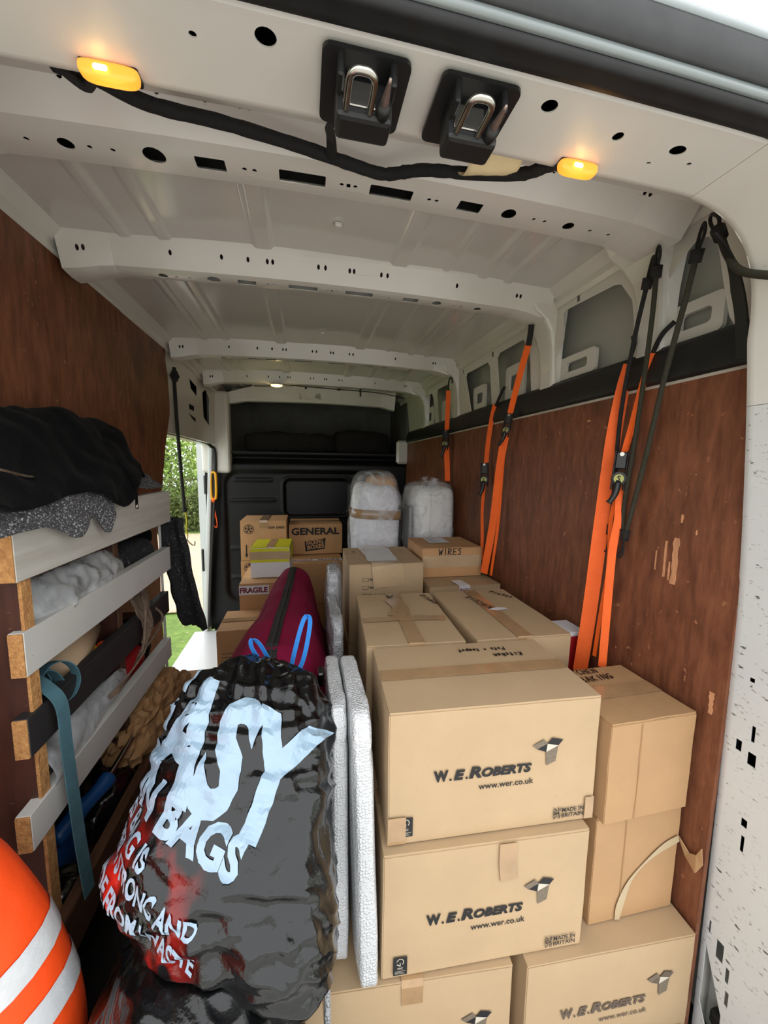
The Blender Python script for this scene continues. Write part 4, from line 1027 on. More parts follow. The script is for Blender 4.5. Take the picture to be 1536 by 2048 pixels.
lm = empty('wiring_loom', (0, 0.75, 2.04), 0, 'thick black tape-wrapped wiring loom running between the two amber lamps', 'cable')
lp = [(-0.318, 0.640, 1.985), (-0.290, 0.672, 2.005), (-0.235, 0.735, 2.030), (-0.127, 0.764, 2.045), (-0.001, 0.786, 2.047), (0.094, 0.806, 2.047), (0.161, 0.818, 2.048), (0.205, 0.795, 2.043), (0.242, 0.772, 2.036), (0.325, 0.728, 2.012), (0.385, 0.675, 1.985), (0.410, 0.632, 1.972), (0.430, 0.606, 1.968)]
def lr(k): return 0.0108 + 0.0016 * nz(k * 60) - 0.004 * max(0, k - 0.6)
tube('main_run', [(x, y - 0.75, z - 2.04) for x, y, z in lp], lr, 'loom_tape', lm, 10, 8)
tube('striker_branch', [(0.058, 0.038, 0.004), (0.052, -0.02, -0.01), (0.044, -0.09, -0.055), (0.044, -0.14, -0.088)], lambda k: 0.010 - 0.005 * k, 'loom_tape', lm, 8, 6)
tube('lamp_tail', [(-0.318, -0.11, -0.055), (-0.29, -0.09, -0.062), (-0.262, -0.13, -0.080)], 0.006, 'loom_tape', lm, 8, 5)
tp = grid('masking_tape', 10, 8, lambda u, v: (0.290 + 0.085 * u, 0.640 + 0.125 * v - 0.03 * u, 2.046 - 0.075 * math.sin(math.pi * min(1, v * 1.05)) * 0.75 - 0.012 * u * v + 0.0015 * nz(u * 5, v * 4)), 'masking', None, True, 0.0006)
tag(tp, 'square of cream masking tape holding the black loom beside the right striker', 'tape')
wr_ = empty('thin_wire', (0, 3.0, 2.05), 0, 'thin black wire clipped along the far roof bow beside the small lamp', 'cable')
tube('run', [(-0.36, 0.055, 0.008), (-0.24, 0.045, 0.012), (-0.16, 0.02, 0.022), (0.0, 0.025, 0.018), (0.25, 0.03, 0.012), (0.42, 0.03, 0.008), (0.6, 0.03, 0.0), (0.80, 0.02, -0.03)], 0.0035, 'bungee_black', wr_, 6, 6)
for xx in (0.02, 0.27, 0.44):
    box('clip', (xx - 0.008, 0.018, 0.002), (xx + 0.008, 0.04, 0.020), 'plastic_black', wr_, 0.002)
box('drop_end', (0.435, 0.022, -0.035), (0.447, 0.034, 0.004), 'plastic_black', wr_, 0.002)

# ================================================================== STRAPS AND BUNGEES ON THE RIGHT WALL
def ratchet(t, p, ax, s=1.0, lever=True):
    """black ratchet buckle hanging on the webbing: frame plates, spool with badge, handle"""
    p = Vector(p); ax = Vector(ax).normalized(); vw = Vector((-0.62, -0.76, 0.10)); vw = (vw - ax * vw.dot(ax)).normalized(); sd = ax.cross(vw)
    R = Matrix((sd, ax, vw)).transposed()
    for q in (-1, 1):
        bm = bmesh.new(); vs = bm_box(bm, (q * 0.015 * s - 0.002, -0.055 * s, -0.008), (q * 0.015 * s + 0.002, 0.055 * s, 0.012), 0.0015)
        for v in bm.verts: v.co = p + R @ v.co
        from_bm('side_plate', bm, 'plastic_black', t)
    bm = bmesh.new(); bm_box(bm, (-0.014 * s, 0.005, -0.006), (0.014 * s, 0.052 * s, 0.010), 0.003)
    for v in bm.verts: v.co = p + R @ v.co
    from_bm('buckle_frame', bm, 'plastic_black', t)
    vs, fs = [], []; n = 18
    for k in range(n):
        a = 2 * math.pi * k / n
        for r, z in ((0.019 * s, 0.004), (0.019 * s, 0.017), (0.013 * s, 0.019)): vs.append(p + R @ Vector((r * math.cos(a), -0.022 * s + r * math.sin(a), z)))
    for k in range(n):
        j = (k + 1) % n
        fs += [(k * 3, j * 3, j * 3 + 1, k * 3 + 1), (k * 3 + 1, j * 3 + 1, j * 3 + 2, k * 3 + 2)]
    fs.append(tuple(k * 3 + 2 for k in range(n)))
    sp = obj('spool', vs, fs, 'plastic_black', t)
    vs = [p + R @ Vector((0.0125 * s * math.cos(2 * math.pi * k / 16), -0.022 * s + 0.0125 * s * math.sin(2 * math.pi * k / 16), 0.0198)) for k in range(16)]
    obj('badge', vs, [tuple(range(16))], 'badge', sp)
    mk = hand('S', 0.014 * s, 0.003)
    obj('badge_mark', [p + R @ Vector((a - 0.005 * s, -0.022 * s + b - 0.007 * s, 0.0203)) for a, b in mk[0]], mk[1], 'print_black', sp)
    if lever:
        q = [p + R @ Vector(v) for v in ((0.0, -0.03 * s, 0.012), (-0.004, -0.065 * s, 0.022), (-0.016 * s, -0.092 * s, 0.026))]
        tube('lever', q, lambda k: 0.009 * s * (1.15 - 0.4 * k + (0.35 if k > 0.9 else 0)), 'plastic_black', t, 8, 4)
    rv = [p + R @ Vector((0.006 * math.cos(2 * math.pi * k / 10), 0.046 * s + 0.006 * math.sin(2 * math.pi * k / 10), 0.0115)) for k in range(10)]
    obj('rivet', rv, [tuple(range(10))], 'steel', t)
def hook(t, p, d, s=1.0):
    p = Vector(p); d = Vector(d).normalized(); sd = Vector((0.3, -0.9, 0.1)); sd = (sd - d * sd.dot(d)).normalized()
    tube('hook', [p, p + d * 0.03 * s, p + d * 0.05 * s + sd * 0.006 * s, p + d * 0.058 * s + sd * 0.018 * s, p + d * 0.045 * s + sd * 0.027 * s, p + d * 0.03 * s + sd * 0.026 * s], 0.0035 * s, 'bungee_black', t, 7, 5)
VW = (0.76, -0.64, 0)
sa = empty('ratchet_strap', (0.92, 1.01, 1.46), 0, 'widest orange webbing strap, hanging flat beside the nearest ratchet', 'strap')
def loc(t, pts): return [tuple(Vector(p) - t.location) for p in pts]
ribbon('webbing', loc(sa, [(0.958, 1.000, 1.780), (0.945, 1.004, 1.70), (0.932, 1.010, 1.55), (0.922, 1.018, 1.30), (0.912, 1.028, 1.0), (0.900, 1.036, 0.79)]), lambda k: 0.030 + 0.012 * min(1, k * 2.5), VW, 0.0018, 'orange_web', sa)
tube('strap_loop', loc(sa, [(0.975, 0.995, 1.835), (0.968, 1.005, 1.86), (0.955, 0.985, 1.83), (0.953, 0.998, 1.78)]), 0.006, 'bungee_black', sa, 6)
sb = empty('ratchet_strap', (0.92, 0.95, 1.46), 0, 'thin orange strap pair through the nearest black ratchet with long lever', 'strap')
ribbon('webbing', loc(sb, [(0.958, 0.925, 1.79), (0.945, 0.935, 1.70), (0.935, 0.946, 1.60), (0.925, 0.960, 1.50)]), 0.018, (0.9, -0.4, 0.0), 0.0016, 'orange_web', sb)
ribbon('webbing', loc(sb, [(0.962, 0.935, 1.79), (0.948, 0.940, 1.70), (0.937, 0.946, 1.62), (0.926, 0.958, 1.50)]), 0.011, (0.3, -0.9, 0.0), 0.0016, 'orange_web', sb)
ribbon('webbing', loc(sb, [(0.925, 0.962, 1.42), (0.918, 0.950, 1.32), (0.914, 0.958, 1.22), (0.905, 0.950, 1.05), (0.900, 0.945, 0.855)]), 0.022, VW, 0.0016, 'orange_web', sb)
ribbon('webbing', loc(sb, [(0.922, 0.965, 1.42), (0.925, 0.985, 1.30), (0.918, 0.972, 1.16), (0.912, 0.980, 1.02), (0.905, 0.985, 0.87)]), 0.012, (0.3, -0.9, 0.0), 0.0016, 'orange_web', sb)
ratchet(sb, loc(sb, [(0.915, 0.958, 1.462)])[0], (0.02, -0.06, 1), 1.05)
tube('strap_loop', loc(sb, [(0.965, 0.935, 1.78), (0.962, 0.905, 1.83), (0.975, 0.880, 1.86)]), 0.007, 'bungee_black', sb, 6)
sc2 = empty('ratchet_strap', (0.91, 1.6, 1.5), 0, 'long orange strap slanting down from the second roof bow', 'strap')
ribbon('webbing', loc(sc2, [(0.902, 1.452, 1.975), (0.908, 1.515, 1.87), (0.915, 1.600, 1.70)]), 0.026, (0.6, -0.8, 0), 0.0016, 'orange_web', sc2)
ribbon('webbing', loc(sc2, [(0.918, 1.625, 1.64), (0.915, 1.662, 1.482), (0.908, 1.690, 1.20), (0.898, 1.742, 0.93)]), lambda k: 0.036, (0.72, -0.69, 0), 0.0016, 'orange_web', sc2)
ribbon('webbing', loc(sc2, [(0.922, 1.635, 1.63), (0.925, 1.655, 1.45), (0.922, 1.665, 1.20), (0.915, 1.70, 0.93)]), 0.014, (0.5, -0.85, 0), 0.0016, 'orange_web', sc2)
ratchet(sc2, loc(sc2, [(0.915, 1.612, 1.665)])[0], (-0.02, -0.35, 1), 1.0, True)
ribbon('black_tail', loc(sc2, [(0.892, 1.425, 2.035), (0.896, 1.436, 2.00), (0.902, 1.455, 1.965)]), 0.022, (0.7, -0.7, 0), 0.005, 'bungee_black', sc2)
sd2 = empty('ratchet_strap', (0.93, 1.83, 1.45), 0, 'narrow orange strap hanging from the black band behind the slanting strap', 'strap')
ribbon('webbing', loc(sd2, [(0.956, 1.815, 1.79), (0.945, 1.828, 1.70), (0.938, 1.840, 1.58), (0.934, 1.842, 1.47)]), 0.024, (0.7, -0.7, 0), 0.0016, 'orange_web', sd2)
ribbon('webbing', loc(sd2, [(0.932, 1.842, 1.40), (0.928, 1.850, 1.25), (0.925, 1.830, 1.10), (0.920, 1.82, 0.98)]), 0.016, (0.7, -0.7, 0), 0.0016, 'orange_web', sd2)
ratchet(sd2, loc(sd2, [(0.926, 1.838, 1.432)])[0], (0.0, 0.05, 1), 1.15)
tube('strap_loop', loc(sd2, [(0.958, 1.812, 1.78), (0.968, 1.79, 1.83), (0.98, 1.77, 1.87)]), 0.008, 'bungee_black', sd2, 6)
se = empty('ratchet_strap', (0.91, 2.37, 1.65), 0, 'farthest orange strap, hanging above the white bagged bundles', 'strap')
ribbon('webbing', loc(se, [(0.903, 2.335, 1.955), (0.910, 2.355, 1.83), (0.918, 2.38, 1.70)]), 0.030, (0.75, -0.65, 0), 0.0016, 'orange_web', se)
ribbon('webbing', loc(se, [(0.920, 2.384, 1.60), (0.926, 2.376, 1.50), (0.930, 2.37, 1.38)]), 0.036, (0.75, -0.65, 0), 0.0016, 'orange_web', se)
ratchet(se, loc(se, [(0.912, 2.382, 1.650)])[0], (0, -0.05, 1), 1.2)
hook(se, loc(se, [(0.902, 2.333, 1.955)])[0], (-0.05, -0.1, 1), 1.3)

def bungee(label, pts, r, m, hk=True, top_hook=True):
    t = empty('bungee_cord', Vector(pts[len(pts) // 2]), 0, label, 'bungee cord', 'bungee cords hung on the right wall')
    L_ = loc(t, pts); tube('cord', L_, r, m, t, 8, 8)
    if hk:
        a, b = Vector(L_[-2]), Vector(L_[-1]); d = (b - a).normalized()
        tube('coil', [b - d * 0.02, b + d * 0.012], lambda k: 0.010 + 0.0016 * math.sin(k * 40), 'bungee_black', t, 10, 24)
        tube('wire_hook', [b + d * 0.01, b + d * 0.04, b + d * 0.062 + Vector((0, 0.006, 0)), b + d * 0.070 + Vector((0, 0.020, 0)), b + d * 0.052 + Vector((0, 0.030, 0))], 0.0028, 'bungee_black', t, 7, 5)
    if top_hook:
        a = Vector(L_[0]); b = Vector(L_[1]); d = (a - b).normalized()
        tube('coil', [a - d * 0.015, a + d * 0.012], lambda k: 0.0125 + 0.0016 * math.sin(k * 40), 'bungee_black', t, 10, 24)
        tube('wire_hook', [a + d * 0.005, a + d * 0.035 + Vector((-.006, -.012, 0)), a + d * 0.060, a + d * 0.050 + Vector((0.01, 0.014, 0)), a + d * 0.01 + Vector((0.006, 0.010, 0))], 0.0036, 'bungee_black', t, 7, 5)
    return t
bungee('dark bungee cord running down directly behind the widest orange strap', [(0.902, 0.905, 1.960), (0.915, 0.945, 1.830), (0.928, 0.985, 1.62), (0.934, 0.992, 1.38), (0.934, 0.994, 1.275)], 0.0062, 'bungee_black')
bungee('olive bungee cord from the first bow, right of the nearest ratchet', [(0.900, 0.878, 1.975), (0.906, 0.884, 1.88), (0.912, 0.895, 1.77), (0.920, 0.918, 1.55), (0.928, 0.944, 1.36), (0.930, 0.938, 1.270)], 0.0064, 'bungee_green')
bungee('olive bungee cord hooked at the rear corner, slanting down the plywood', [(0.872, 0.750, 1.946), (0.885, 0.776, 1.87), (0.908, 0.835, 1.69), (0.920, 0.880, 1.49), (0.929, 0.922, 1.32), (0.930, 0.933, 1.268)], 0.0068, 'bungee_green')
bungee('short olive bungee cord passing out past the white rear frame', [(0.862, 0.696, 1.962), (0.852, 0.665, 1.900), (0.848, 0.635, 1.857), (0.842, 0.58, 1.822), (0.835, 0.50, 1.78), (0.83, 0.40, 1.74)], 0.0072, 'bungee_green', hk=False)
bg = bungee('black and yellow bungee cord hanging in the side door opening', [(-0.700, 2.372, 2.000), (-0.704, 2.376, 1.90), (-0.720, 2.45, 1.60), (-0.735, 2.54, 1.30), (-0.742, 2.58, 1.19)], 0.010, 'bungee_black', hk=False, top_hook=False)
bg['group'] = ''
del bg['group']
tube('knot', loc(bg, [(-0.700, 2.374, 1.985), (-0.701, 2.376, 1.955), (-0.702, 2.378, 1.925)]), lambda k: 0.026 * (1 - 0.5 * abs(2 * k - 1)), 'bungee_black', bg, 8, 4)
lump('end_knot', loc(bg, [(-0.743, 2.585, 1.18)])[0], (0.016, 0.016, 0.016), 'bungee_black', bg, 10, 8)
tube('yellow_cord', loc(bg, [(-0.743, 2.585, 1.18), (-0.738, 2.60, 1.12), (-0.748, 2.62, 1.05), (-0.748, 2.64, 1.00)]), 0.005, 'yellow_cord', bg, 6)
tube('wire_hook', loc(bg, [(-0.748, 2.64, 1.00), (-0.75, 2.64, 0.975), (-0.735, 2.66, 0.945), (-0.715, 2.66, 0.935), (-0.71, 2.655, 0.965)]), 0.004, 'steel', bg, 6)
yk = empty('safety_hammer', (-0.775, 3.452, 1.29), 0, 'yellow grab tool with orange wrist loop by the side door jamb', 'tool')
tube('handle', [(0, 0, 0.11), (0.025, 0, 0.115), (0.038, 0, 0.09), (0.036, 0, -0.08), (0.020, 0, -0.115), (0.0, 0, -0.10), (-0.004, 0, 0.0), (0, 0, 0.10)], 0.012, 'yellow_plastic', yk, 8, 5)
tube('handle_foot', [(0.016, 0, -0.10), (0.014, 0, -0.14)], 0.014, 'orange_plastic', yk, 8, 1)
tube('wrist_loop', [(0.014, 0, -0.14), (0.024, 0, -0.22), (0.036, 0, -0.33), (0.026, 0, -0.36), (0.012, 0, -0.33), (0.022, 0, -0.24), (0.022, 0, -0.20)], 0.004, 'orange_plastic', yk, 6, 5)

# ================================================================== SHELVING ON THE LEFT
SX = -0.520
sh = empty('shelving_unit', (-0.62, 1.2, 0), 0, 'wooden shelving unit with white and black lip boards along the left wall', 'shelf')
def sbox(name, a, b, m, bevel=0.0): return box(name, tuple(Vector(a) - sh.location), tuple(Vector(b) - sh.location), m, sh, bevel)
def lip(name, y0, y1, z0, z1, m, x=SX, th=0.026, label=None, dz=0.0):
    o = sbox(name, (x - th, y0, z0), (x, y1, z1), m, 0.0012)
    if label: o['label'] = label
    e = sbox('end_grain', (x - th + 0.001, y0 - 0.0035, z0 + 0.001), (x - 0.001, y0 + 0.001, z1 - 0.001), 'chipboard', 0.001)
    e.parent = o
    e.location = (0, 0, 0)
    return o
lip('lip_board', 0.800, 1.625, 1.240, 1.360, 'grain_white', label='pale wood-grain board')
lip('lip_board', 0.803, 1.600, 1.054, 1.142, 'board_white', label='white board')
lip('lip_board', 0.792, 1.560, 0.895, 0.976, 'board_dark', label='black board')
lip('lip_board', 0.775, 1.560, 0.712, 0.789, 'board_white', label='white board')
lip('lip_board', 0.640, 1.480, 0.400, 0.508, 'brown_wood', x=-0.498, label='brown plank')
for z in (1.245, 1.058, 0.885, 0.705, 0.405): sbox('shelf_board', (-0.718, 0.845, z - 0.018), (SX - 0.028, 1.60, z), 'dark_wood')
sbox('end_panel', (-0.718, 0.818, 0.0), (SX - 0.010, 0.842, 1.238), 'dark_wood', 0.001)
sbox('end_edge', (SX - 0.0105, 0.815, 0.0), (SX - 0.0045, 0.843, 1.238), 'chipboard', 0.0008)
sbox('divider', (-0.718, 1.225, 0.405), (SX - 0.030, 1.245, 1.228), 'dark_wood', 0.001)
sbox('divider_edge', (SX - 0.031, 1.222, 0.405), (SX - 0.027, 1.248, 1.228), 'brown_wood', 0.0008)
sbox('far_upright', (SX - 0.036, 1.592, 0.0), (SX - 0.028, 1.600, 1.24), 'board_white', 0.001)
sbox('back_panel', (-0.7185, 0.842, 0.0), (-0.712, 1.62, 1.24), 'dark_wood')
sbox('base_board', (-0.718, 0.70, 0.0), (-0.50, 1.50, 0.06), 'board_dark', 0.002)

# --- cloths on the top shelf
def drape(name, y0, y1, path, m, label, cat, nu=60, nv=50, amp=0.012, fr=9.0, hem=None, th=0.006, seed=0.0, top=None, folds=0.0):
    """cloth laid over the shelf: path of (x, z) from the wall over the lip and down its front; hem(u) lengthens or shortens the fall"""
    P = smooth_path([(a, 0, b) for a, b in path], 8); L = [0.0]
    for a, b in zip(P, P[1:]): L.append(L[-1] + (b - a).length)
    def at_(s):
        s = max(0.0, min(L[-1] - 1e-6, s)); i = max(k for k in range(len(L) - 1) if L[k] <= s)
        return P[i].lerp(P[i + 1], (s - L[i]) / (L[i + 1] - L[i]))
    def fn(u, v):
        s = v * L[-1] * (hem(u) if hem else 1.0)
        p = at_(s); y = y0 + (y1 - y0) * u + 0.02 * nz(v * 5 + seed, u * 2)
        k = nz(y * fr + seed, s * fr, seed) + 0.6 * nz(y * fr * 2.3, s * fr * 2.0, seed + 3)
        k2 = abs(nz(y * fr * 0.8 + seed, s * fr * 0.8 + y * 3, seed + 9))
        e = top(u) if top else 1.0
        up = max(0.0, 1 - v * 1.25)
        return (p.x + amp * k * 0.8 + folds * k2 * 0.5, y, 1.36 + (p.z - 1.36) * (e if p.z > 1.36 else 1.0) + amp * k * (0.4 + up) + folds * k2 * up)
    o = grid(name, nu, nv, fn, m, None, True, th)
    tag(o, label, cat); return o
drape('moving_blanket', 0.700, 1.60, [(-0.705, 1.50), (-0.66, 1.53), (-0.60, 1.50), (-0.545, 1.42), (-0.512, 1.385), (-0.498, 1.34), (-0.494, 1.27), (-0.492, 1.20)], 'blanket',
      'speckled grey moving blanket draped over the top shelf board', 'blanket', 110, 80, 0.012, 11, lambda u: 0.70 + 0.09 * math.exp(-((u - 0.26) / 0.05) ** 2) + 0.11 * math.exp(-((u - 0.42) / 0.03) ** 2) - 0.17 * max(0, min(1, (u - 0.46) / 0.06)), 0.008, 2.0, lambda u: 0.45 + 0.45 * math.sin(min(1, u * 1.0 + 0.1) * math.pi), 0.02)
drape('black_jacket', 0.690, 1.46, [(-0.708, 1.55), (-0.66, 1.60), (-0.60, 1.575), (-0.55, 1.48), (-0.505, 1.425), (-0.490, 1.38), (-0.486, 1.345), (-0.484, 1.31)], 'black_cloth',
      'black jacket heaped on the grey blanket on the top shelf', 'jacket', 90, 60, 0.016, 8, lambda u: 0.82 + 0.05 * math.sin(u * 5.0 + 4.6) + 0.05 * math.sin(u * 12) - 0.20 * max(0, (u - 0.62) / 0.38), 0.010, 5.0, lambda u: 0.60 + 0.36 * min(1, u / 0.55) - 0.45 * max(0, u - 0.93) / 0.07, 0.03)
jk = bpy.data.objects['black_jacket']
_t = BVHTree.FromPolygons([v.co for v in jk.data.vertices], [tuple(p.vertices) for p in jk.data.polygons])
def on_cloth(y, z, lift=0.008):
    h_, n_, _, _ = _t.ray_cast(Vector((-0.25, y, z)), Vector((-1, 0, 0)))
    return (h_.x + lift, y, z) if h_ else (-0.49, y, z)
tube('zip', [on_cloth(y, z) for y, z in ((0.765, 1.462), (0.80, 1.450), (0.835, 1.438), (0.875, 1.432))], 0.0040, 'steel', jk, 6)
tube('drawcord', [on_cloth(1.235, 1.47), on_cloth(1.238, 1.43), (-0.487, 1.240, 1.39), (-0.487, 1.243, 1.345)], 0.004, 'black_cloth', jk, 6)
tube('cord_tip', [(-0.487, 1.243, 1.345), (-0.487, 1.243, 1.330)], 0.0045, 'steel', jk, 6, 1)

# --- second shelf
def film_roll(u, v):
    y = 0.855 + 0.43 * u; a = 2 * math.pi * v
    r = 0.058 + 0.010 * nz(u * 6, math.cos(a) * 2, math.sin(a) * 2) + 0.006 * nz(u * 16, math.cos(a) * 5, math.sin(a) * 5); r *= (0.55 + 0.45 * min(1, min(u, 1 - u) * 6 + 0.1))
    return (-0.585 + r * 1.05 * math.cos(a), y, 1.135 + 0.012 * u + r * 1.25 * math.sin(a))
fr_ = grid('plastic_sheeting', 60, 40, film_roll, 'milky_film', None, True); tag(fr_, 'roll of crinkled clear plastic sheeting on the second shelf', 'plastic sheet')
b2 = lump('folded_blanket', (-0.630, 1.455, 1.128), (0.075, 0.135, 0.068), 'blanket_dark', None, 40, 24, (0.6, 0.6), 0.012, 12)
tag(b2, 'folded dark speckled blanket beside the plastic sheeting on the second shelf', 'blanket')
bb = lump('dark_bag', (-0.63, 1.565, 1.195), (0.06, 0.03, 0.035), 'black_cloth', None, 24, 16, (0.7, 0.7), 0.01, 14); tag(bb, 'small black cloth bundle at the far end of the second shelf', 'bag')
# --- third shelf: straps, card tube, tape, ball
tw = empty('teal_strap', (-0.58, 0.86, 0.9), 0, 'teal webbing strap bundled on the third shelf, its end hanging over the boards', 'strap')
for k in range(6):
    a = 0.5 * k; c = Vector((-0.600 + 0.012 * k, 0.895 + 0.012 * (k % 3), 0.965 + 0.014 * (k % 2)))
    pts = [c + Vector((0.022 * math.cos(q) * math.cos(a) - 0.012 * math.sin(q) * math.sin(a), 0.036 * math.cos(q) * math.sin(a * 2), 0.046 * math.sin(q))) for q in [i * 2 * math.pi / 9 for i in range(9)]]
    nn = (pts[2] - pts[0]).cross(pts[5] - pts[0]).normalized()
    ribbon('webbing_loop', loc(tw, pts + [pts[0]]), 0.026, tuple(nn), 0.002, 'teal_web', tw, 4)
ribbon('hanging_end', loc(tw, [(-0.60, 0.885, 1.010), (-0.56, 0.870, 1.018), (-0.525, 0.860, 1.000), (-0.500, 0.857, 0.960), (-0.497, 0.856, 0.87), (-0.494, 0.858, 0.76), (-0.490, 0.862, 0.62), (-0.484, 0.866, 0.50)]), 0.030, (0.15, 1, 0), 0.0025, 'teal_web', tw)
ct = empty('cardboard_tube', (-0.620, 1.08, 0.955), 0, 'brown cardboard roll with a white sticker on the third shelf', 'tube')
o = tube('tube_wall', [(0.030, -0.09, -0.006), (-0.025, 0.12, 0.03)], 0.056, 'kraft_tube', ct, 24, 1)
decal('sticker', rect2(-0.02, -0.035, 0.02, 0.035), (0.058, -0.03, 0.030), (-0.5, 0, 0.85), (-0.25, 0.96, 0.14), 'label_white', ct)
def ring_thing(name, c, R, r, m, label, cat, ax=(0.3, 1, 0.2)):
    ax = Vector(ax).normalized(); u = ax.orthogonal().normalized(); v = ax.cross(u)
    P = [Vector(c) + (u * math.cos(2 * math.pi * k / 24) + v * math.sin(2 * math.pi * k / 24)) * R for k in range(24)]
    vs, fs = tube_data(P, r, 8, True); o = obj(name, vs, fs, m, None, True); tag(o, label, cat); return o
ring_thing('tape_roll', (-0.615, 1.165, 0.925), 0.034, 0.014, 'yellow_plastic', 'yellow tape roll leaning behind the cardboard roll', 'tape roll')
ring_thing('tape_roll', (-0.650, 1.16, 0.955), 0.028, 0.012, 'teal_web', 'grey-blue tape roll between cardboard roll and yellow tape', 'tape roll', (0.2, 1, 0.5))
ob = empty('spirit_level', (-0.585, 1.195, 0.875), 0, 'rounded bright orange plastic end standing up on the third shelf', 'tool')
def halfd(p, d): return (p.x, p.y, max(p.z, -0.03))
lump('rounded_end', (0, 0, 0.03), (0.014, 0.024, 0.042), 'orange_plastic', ob, 24, 16, (0.8, 0.7), fn=halfd)
of_ = box('orange_case', (-0.69, 0.92, 0.887), (-0.63, 1.04, 0.945), 'orange_plastic', None, 0.008, seg=2); tag(of_, 'small orange case behind the teal strap bundle', 'case')
bv = box('blue_sheet', (-0.685, 0.86, 0.887), (-0.655, 0.98, 0.995), 'bag_print', None, 0.003); tag(bv, 'pale blue card standing behind the teal strap bundle', 'card')
# taupe apron strap hung over the black board
ap = empty('tie_strap', (-0.52, 1.3, 0.93), 0, 'crumpled taupe fabric strap hanging across the black shelf board', 'strap')
def apf(u, v):
    w = 0.095 * (1 - v) ** 0.8 + 0.006
    y = 1.395 - 0.155 * v + (u - 0.5) * w * 1.3; z = 1.030 - 0.15 * v + 0.014 * nz(u * 5, v * 6); x = -0.560 + 0.065 * min(1, v * 1.6) + 0.012 * nz(u * 6 + 3, v * 6)
    return (x, y, z)
o = grid('gathered_cloth', 24, 30, apf, 'taupe_strap', ap, True, 0.004); o.location = -ap.location
o = ribbon('tail', [(-0.498, 1.255, 0.89), (-0.497, 1.215, 0.875), (-0.500, 1.165, 0.858), (-0.508, 1.115, 0.843), (-0.520, 1.085, 0.835)], lambda k: 0.026 * (1 - 0.5 * k), (0.2, 0.9, 0.5), 0.004, 'taupe_strap', ap); o.location = -ap.location
for q in ([(-0.535, 1.355, 1.030), (-0.50, 1.29, 1.00), (-0.494, 1.262, 0.95), (-0.492, 1.245, 0.905)], [(-0.53, 1.42, 0.97), (-0.505, 1.44, 0.925), (-0.497, 1.38, 0.90), (-0.494, 1.27, 0.89)]):
    o = tube('tie', q, 0.0045, 'taupe_strap', ap, 6); o.location = -ap.location
# --- fourth shelf
def film2(u, v):
    y = 0.848 + 0.37 * u; a = 2 * math.pi * v; r = (0.075 + 0.012 * nz(u * 5 + 7, math.cos(a) * 2, math.sin(a) * 2)) * (1 - 0.72 * u)
    return (-0.575 + r * 0.75 * math.cos(a) + 0.028 * u, y, 0.790 + 0.035 * u + r * 1.15 * math.sin(a))
f2 = grid('plastic_sheet', 50, 32, film2, 'milky_film', None, True); tag(f2, 'white translucent plastic sheet folded to a point on the fourth shelf', 'plastic sheet')
rc = lump('red_pouch', (-0.625, 1.40, 0.765), (0.055, 0.085, 0.055), 'red_plastic', None, 24, 16, (0.7, 0.7), 0.006, 12); tag(rc, 'dark red pouch on the fourth shelf behind the taupe strap', 'pouch')
bc = lump('black_tool_bag', (-0.640, 1.51, 0.80), (0.055, 0.055, 0.085), 'black_cloth', None, 24, 16, (0.6, 0.6), 0.012, 14); tag(bc, 'black tool bag beside the red pouch on the fourth shelf', 'bag')
# --- lowest shelf: crumpled kraft paper, hammer, black plastic
kp = lump('kraft_paper', (-0.575, 1.44, 0.560), (0.070, 0.225, 0.100), 'kraft', None, 46, 30, (0.8, 0.8), 0.026, 24, rot=Matrix.Rotation(math.radians(-6), 3, 'X'), ridged=True); tag(kp, 'heap of crumpled brown packing paper on the lowest shelf', 'paper')
for p_ in kp.data.polygons: p_.use_smooth = False
pw_ = lump('paper_ball', (-0.535, 1.69, 0.485), (0.026, 0.03, 0.03), 'paper', None, 18, 12, amp=0.008, fr=30); tag(pw_, 'white scrunched tissue on the brown box past the shelving', 'paper')
kq = lump('kraft_paper', (-0.545, 1.665, 0.505), (0.045, 0.075, 0.050), 'kraft', None, 40, 24, (0.8, 0.8), 0.022, 20, ridged=True); tag(kq, 'small crumpled twist of brown paper at the far shelf end', 'paper')
hm = empty('rubber_grip_tool', (-0.565, 1.05, 0.575), 0, 'tool with blue rubber grip lying under the fourth shelf board', 'tool')
o = tube('grip', [(-0.600, 0.955, 0.555), (-0.575, 1.02, 0.572), (-0.555, 1.075, 0.580), (-0.548, 1.105, 0.586)], lambda k: 0.0215 + 0.002 * math.sin(k * 9), 'blue_plastic', hm, 12); o.location = -hm.location
o = tube('shaft', [(-0.548, 1.105, 0.586), (-0.54, 1.16, 0.60), (-0.535, 1.25, 0.615)], 0.008, 'steel', hm, 8); o.location = -hm.location
b4 = lump('blue_case', (-0.640, 0.965, 0.47), (0.05, 0.075, 0.06), 'blue_plastic', None, 24, 16, (0.4, 0.4), 0.0); tag(b4, 'dark blue plastic case on the lowest shelf under the blue grip', 'case')
mat('black_film', (16, 16, 18), 0.22, coat=0.6, bump=0.5, bscale=24)
for a in (((-0.620, 0.905, 0.455), (0.085, 0.055, 0.052), 'near heap of shiny black plastic on the lowest shelf', 3.0), ((-0.620, 1.18, 0.470), (0.080, 0.13, 0.065), 'long heap of shiny black plastic beside the crumpled brown paper', 6.0)):
    o = lump('black_plastic', a[0], a[1], 'black_film', None, 60, 40, (0.8, 0.8), 0.016, 13, ridged=True, seed=a[3]); tag(o, a[2], 'plastic sheet')
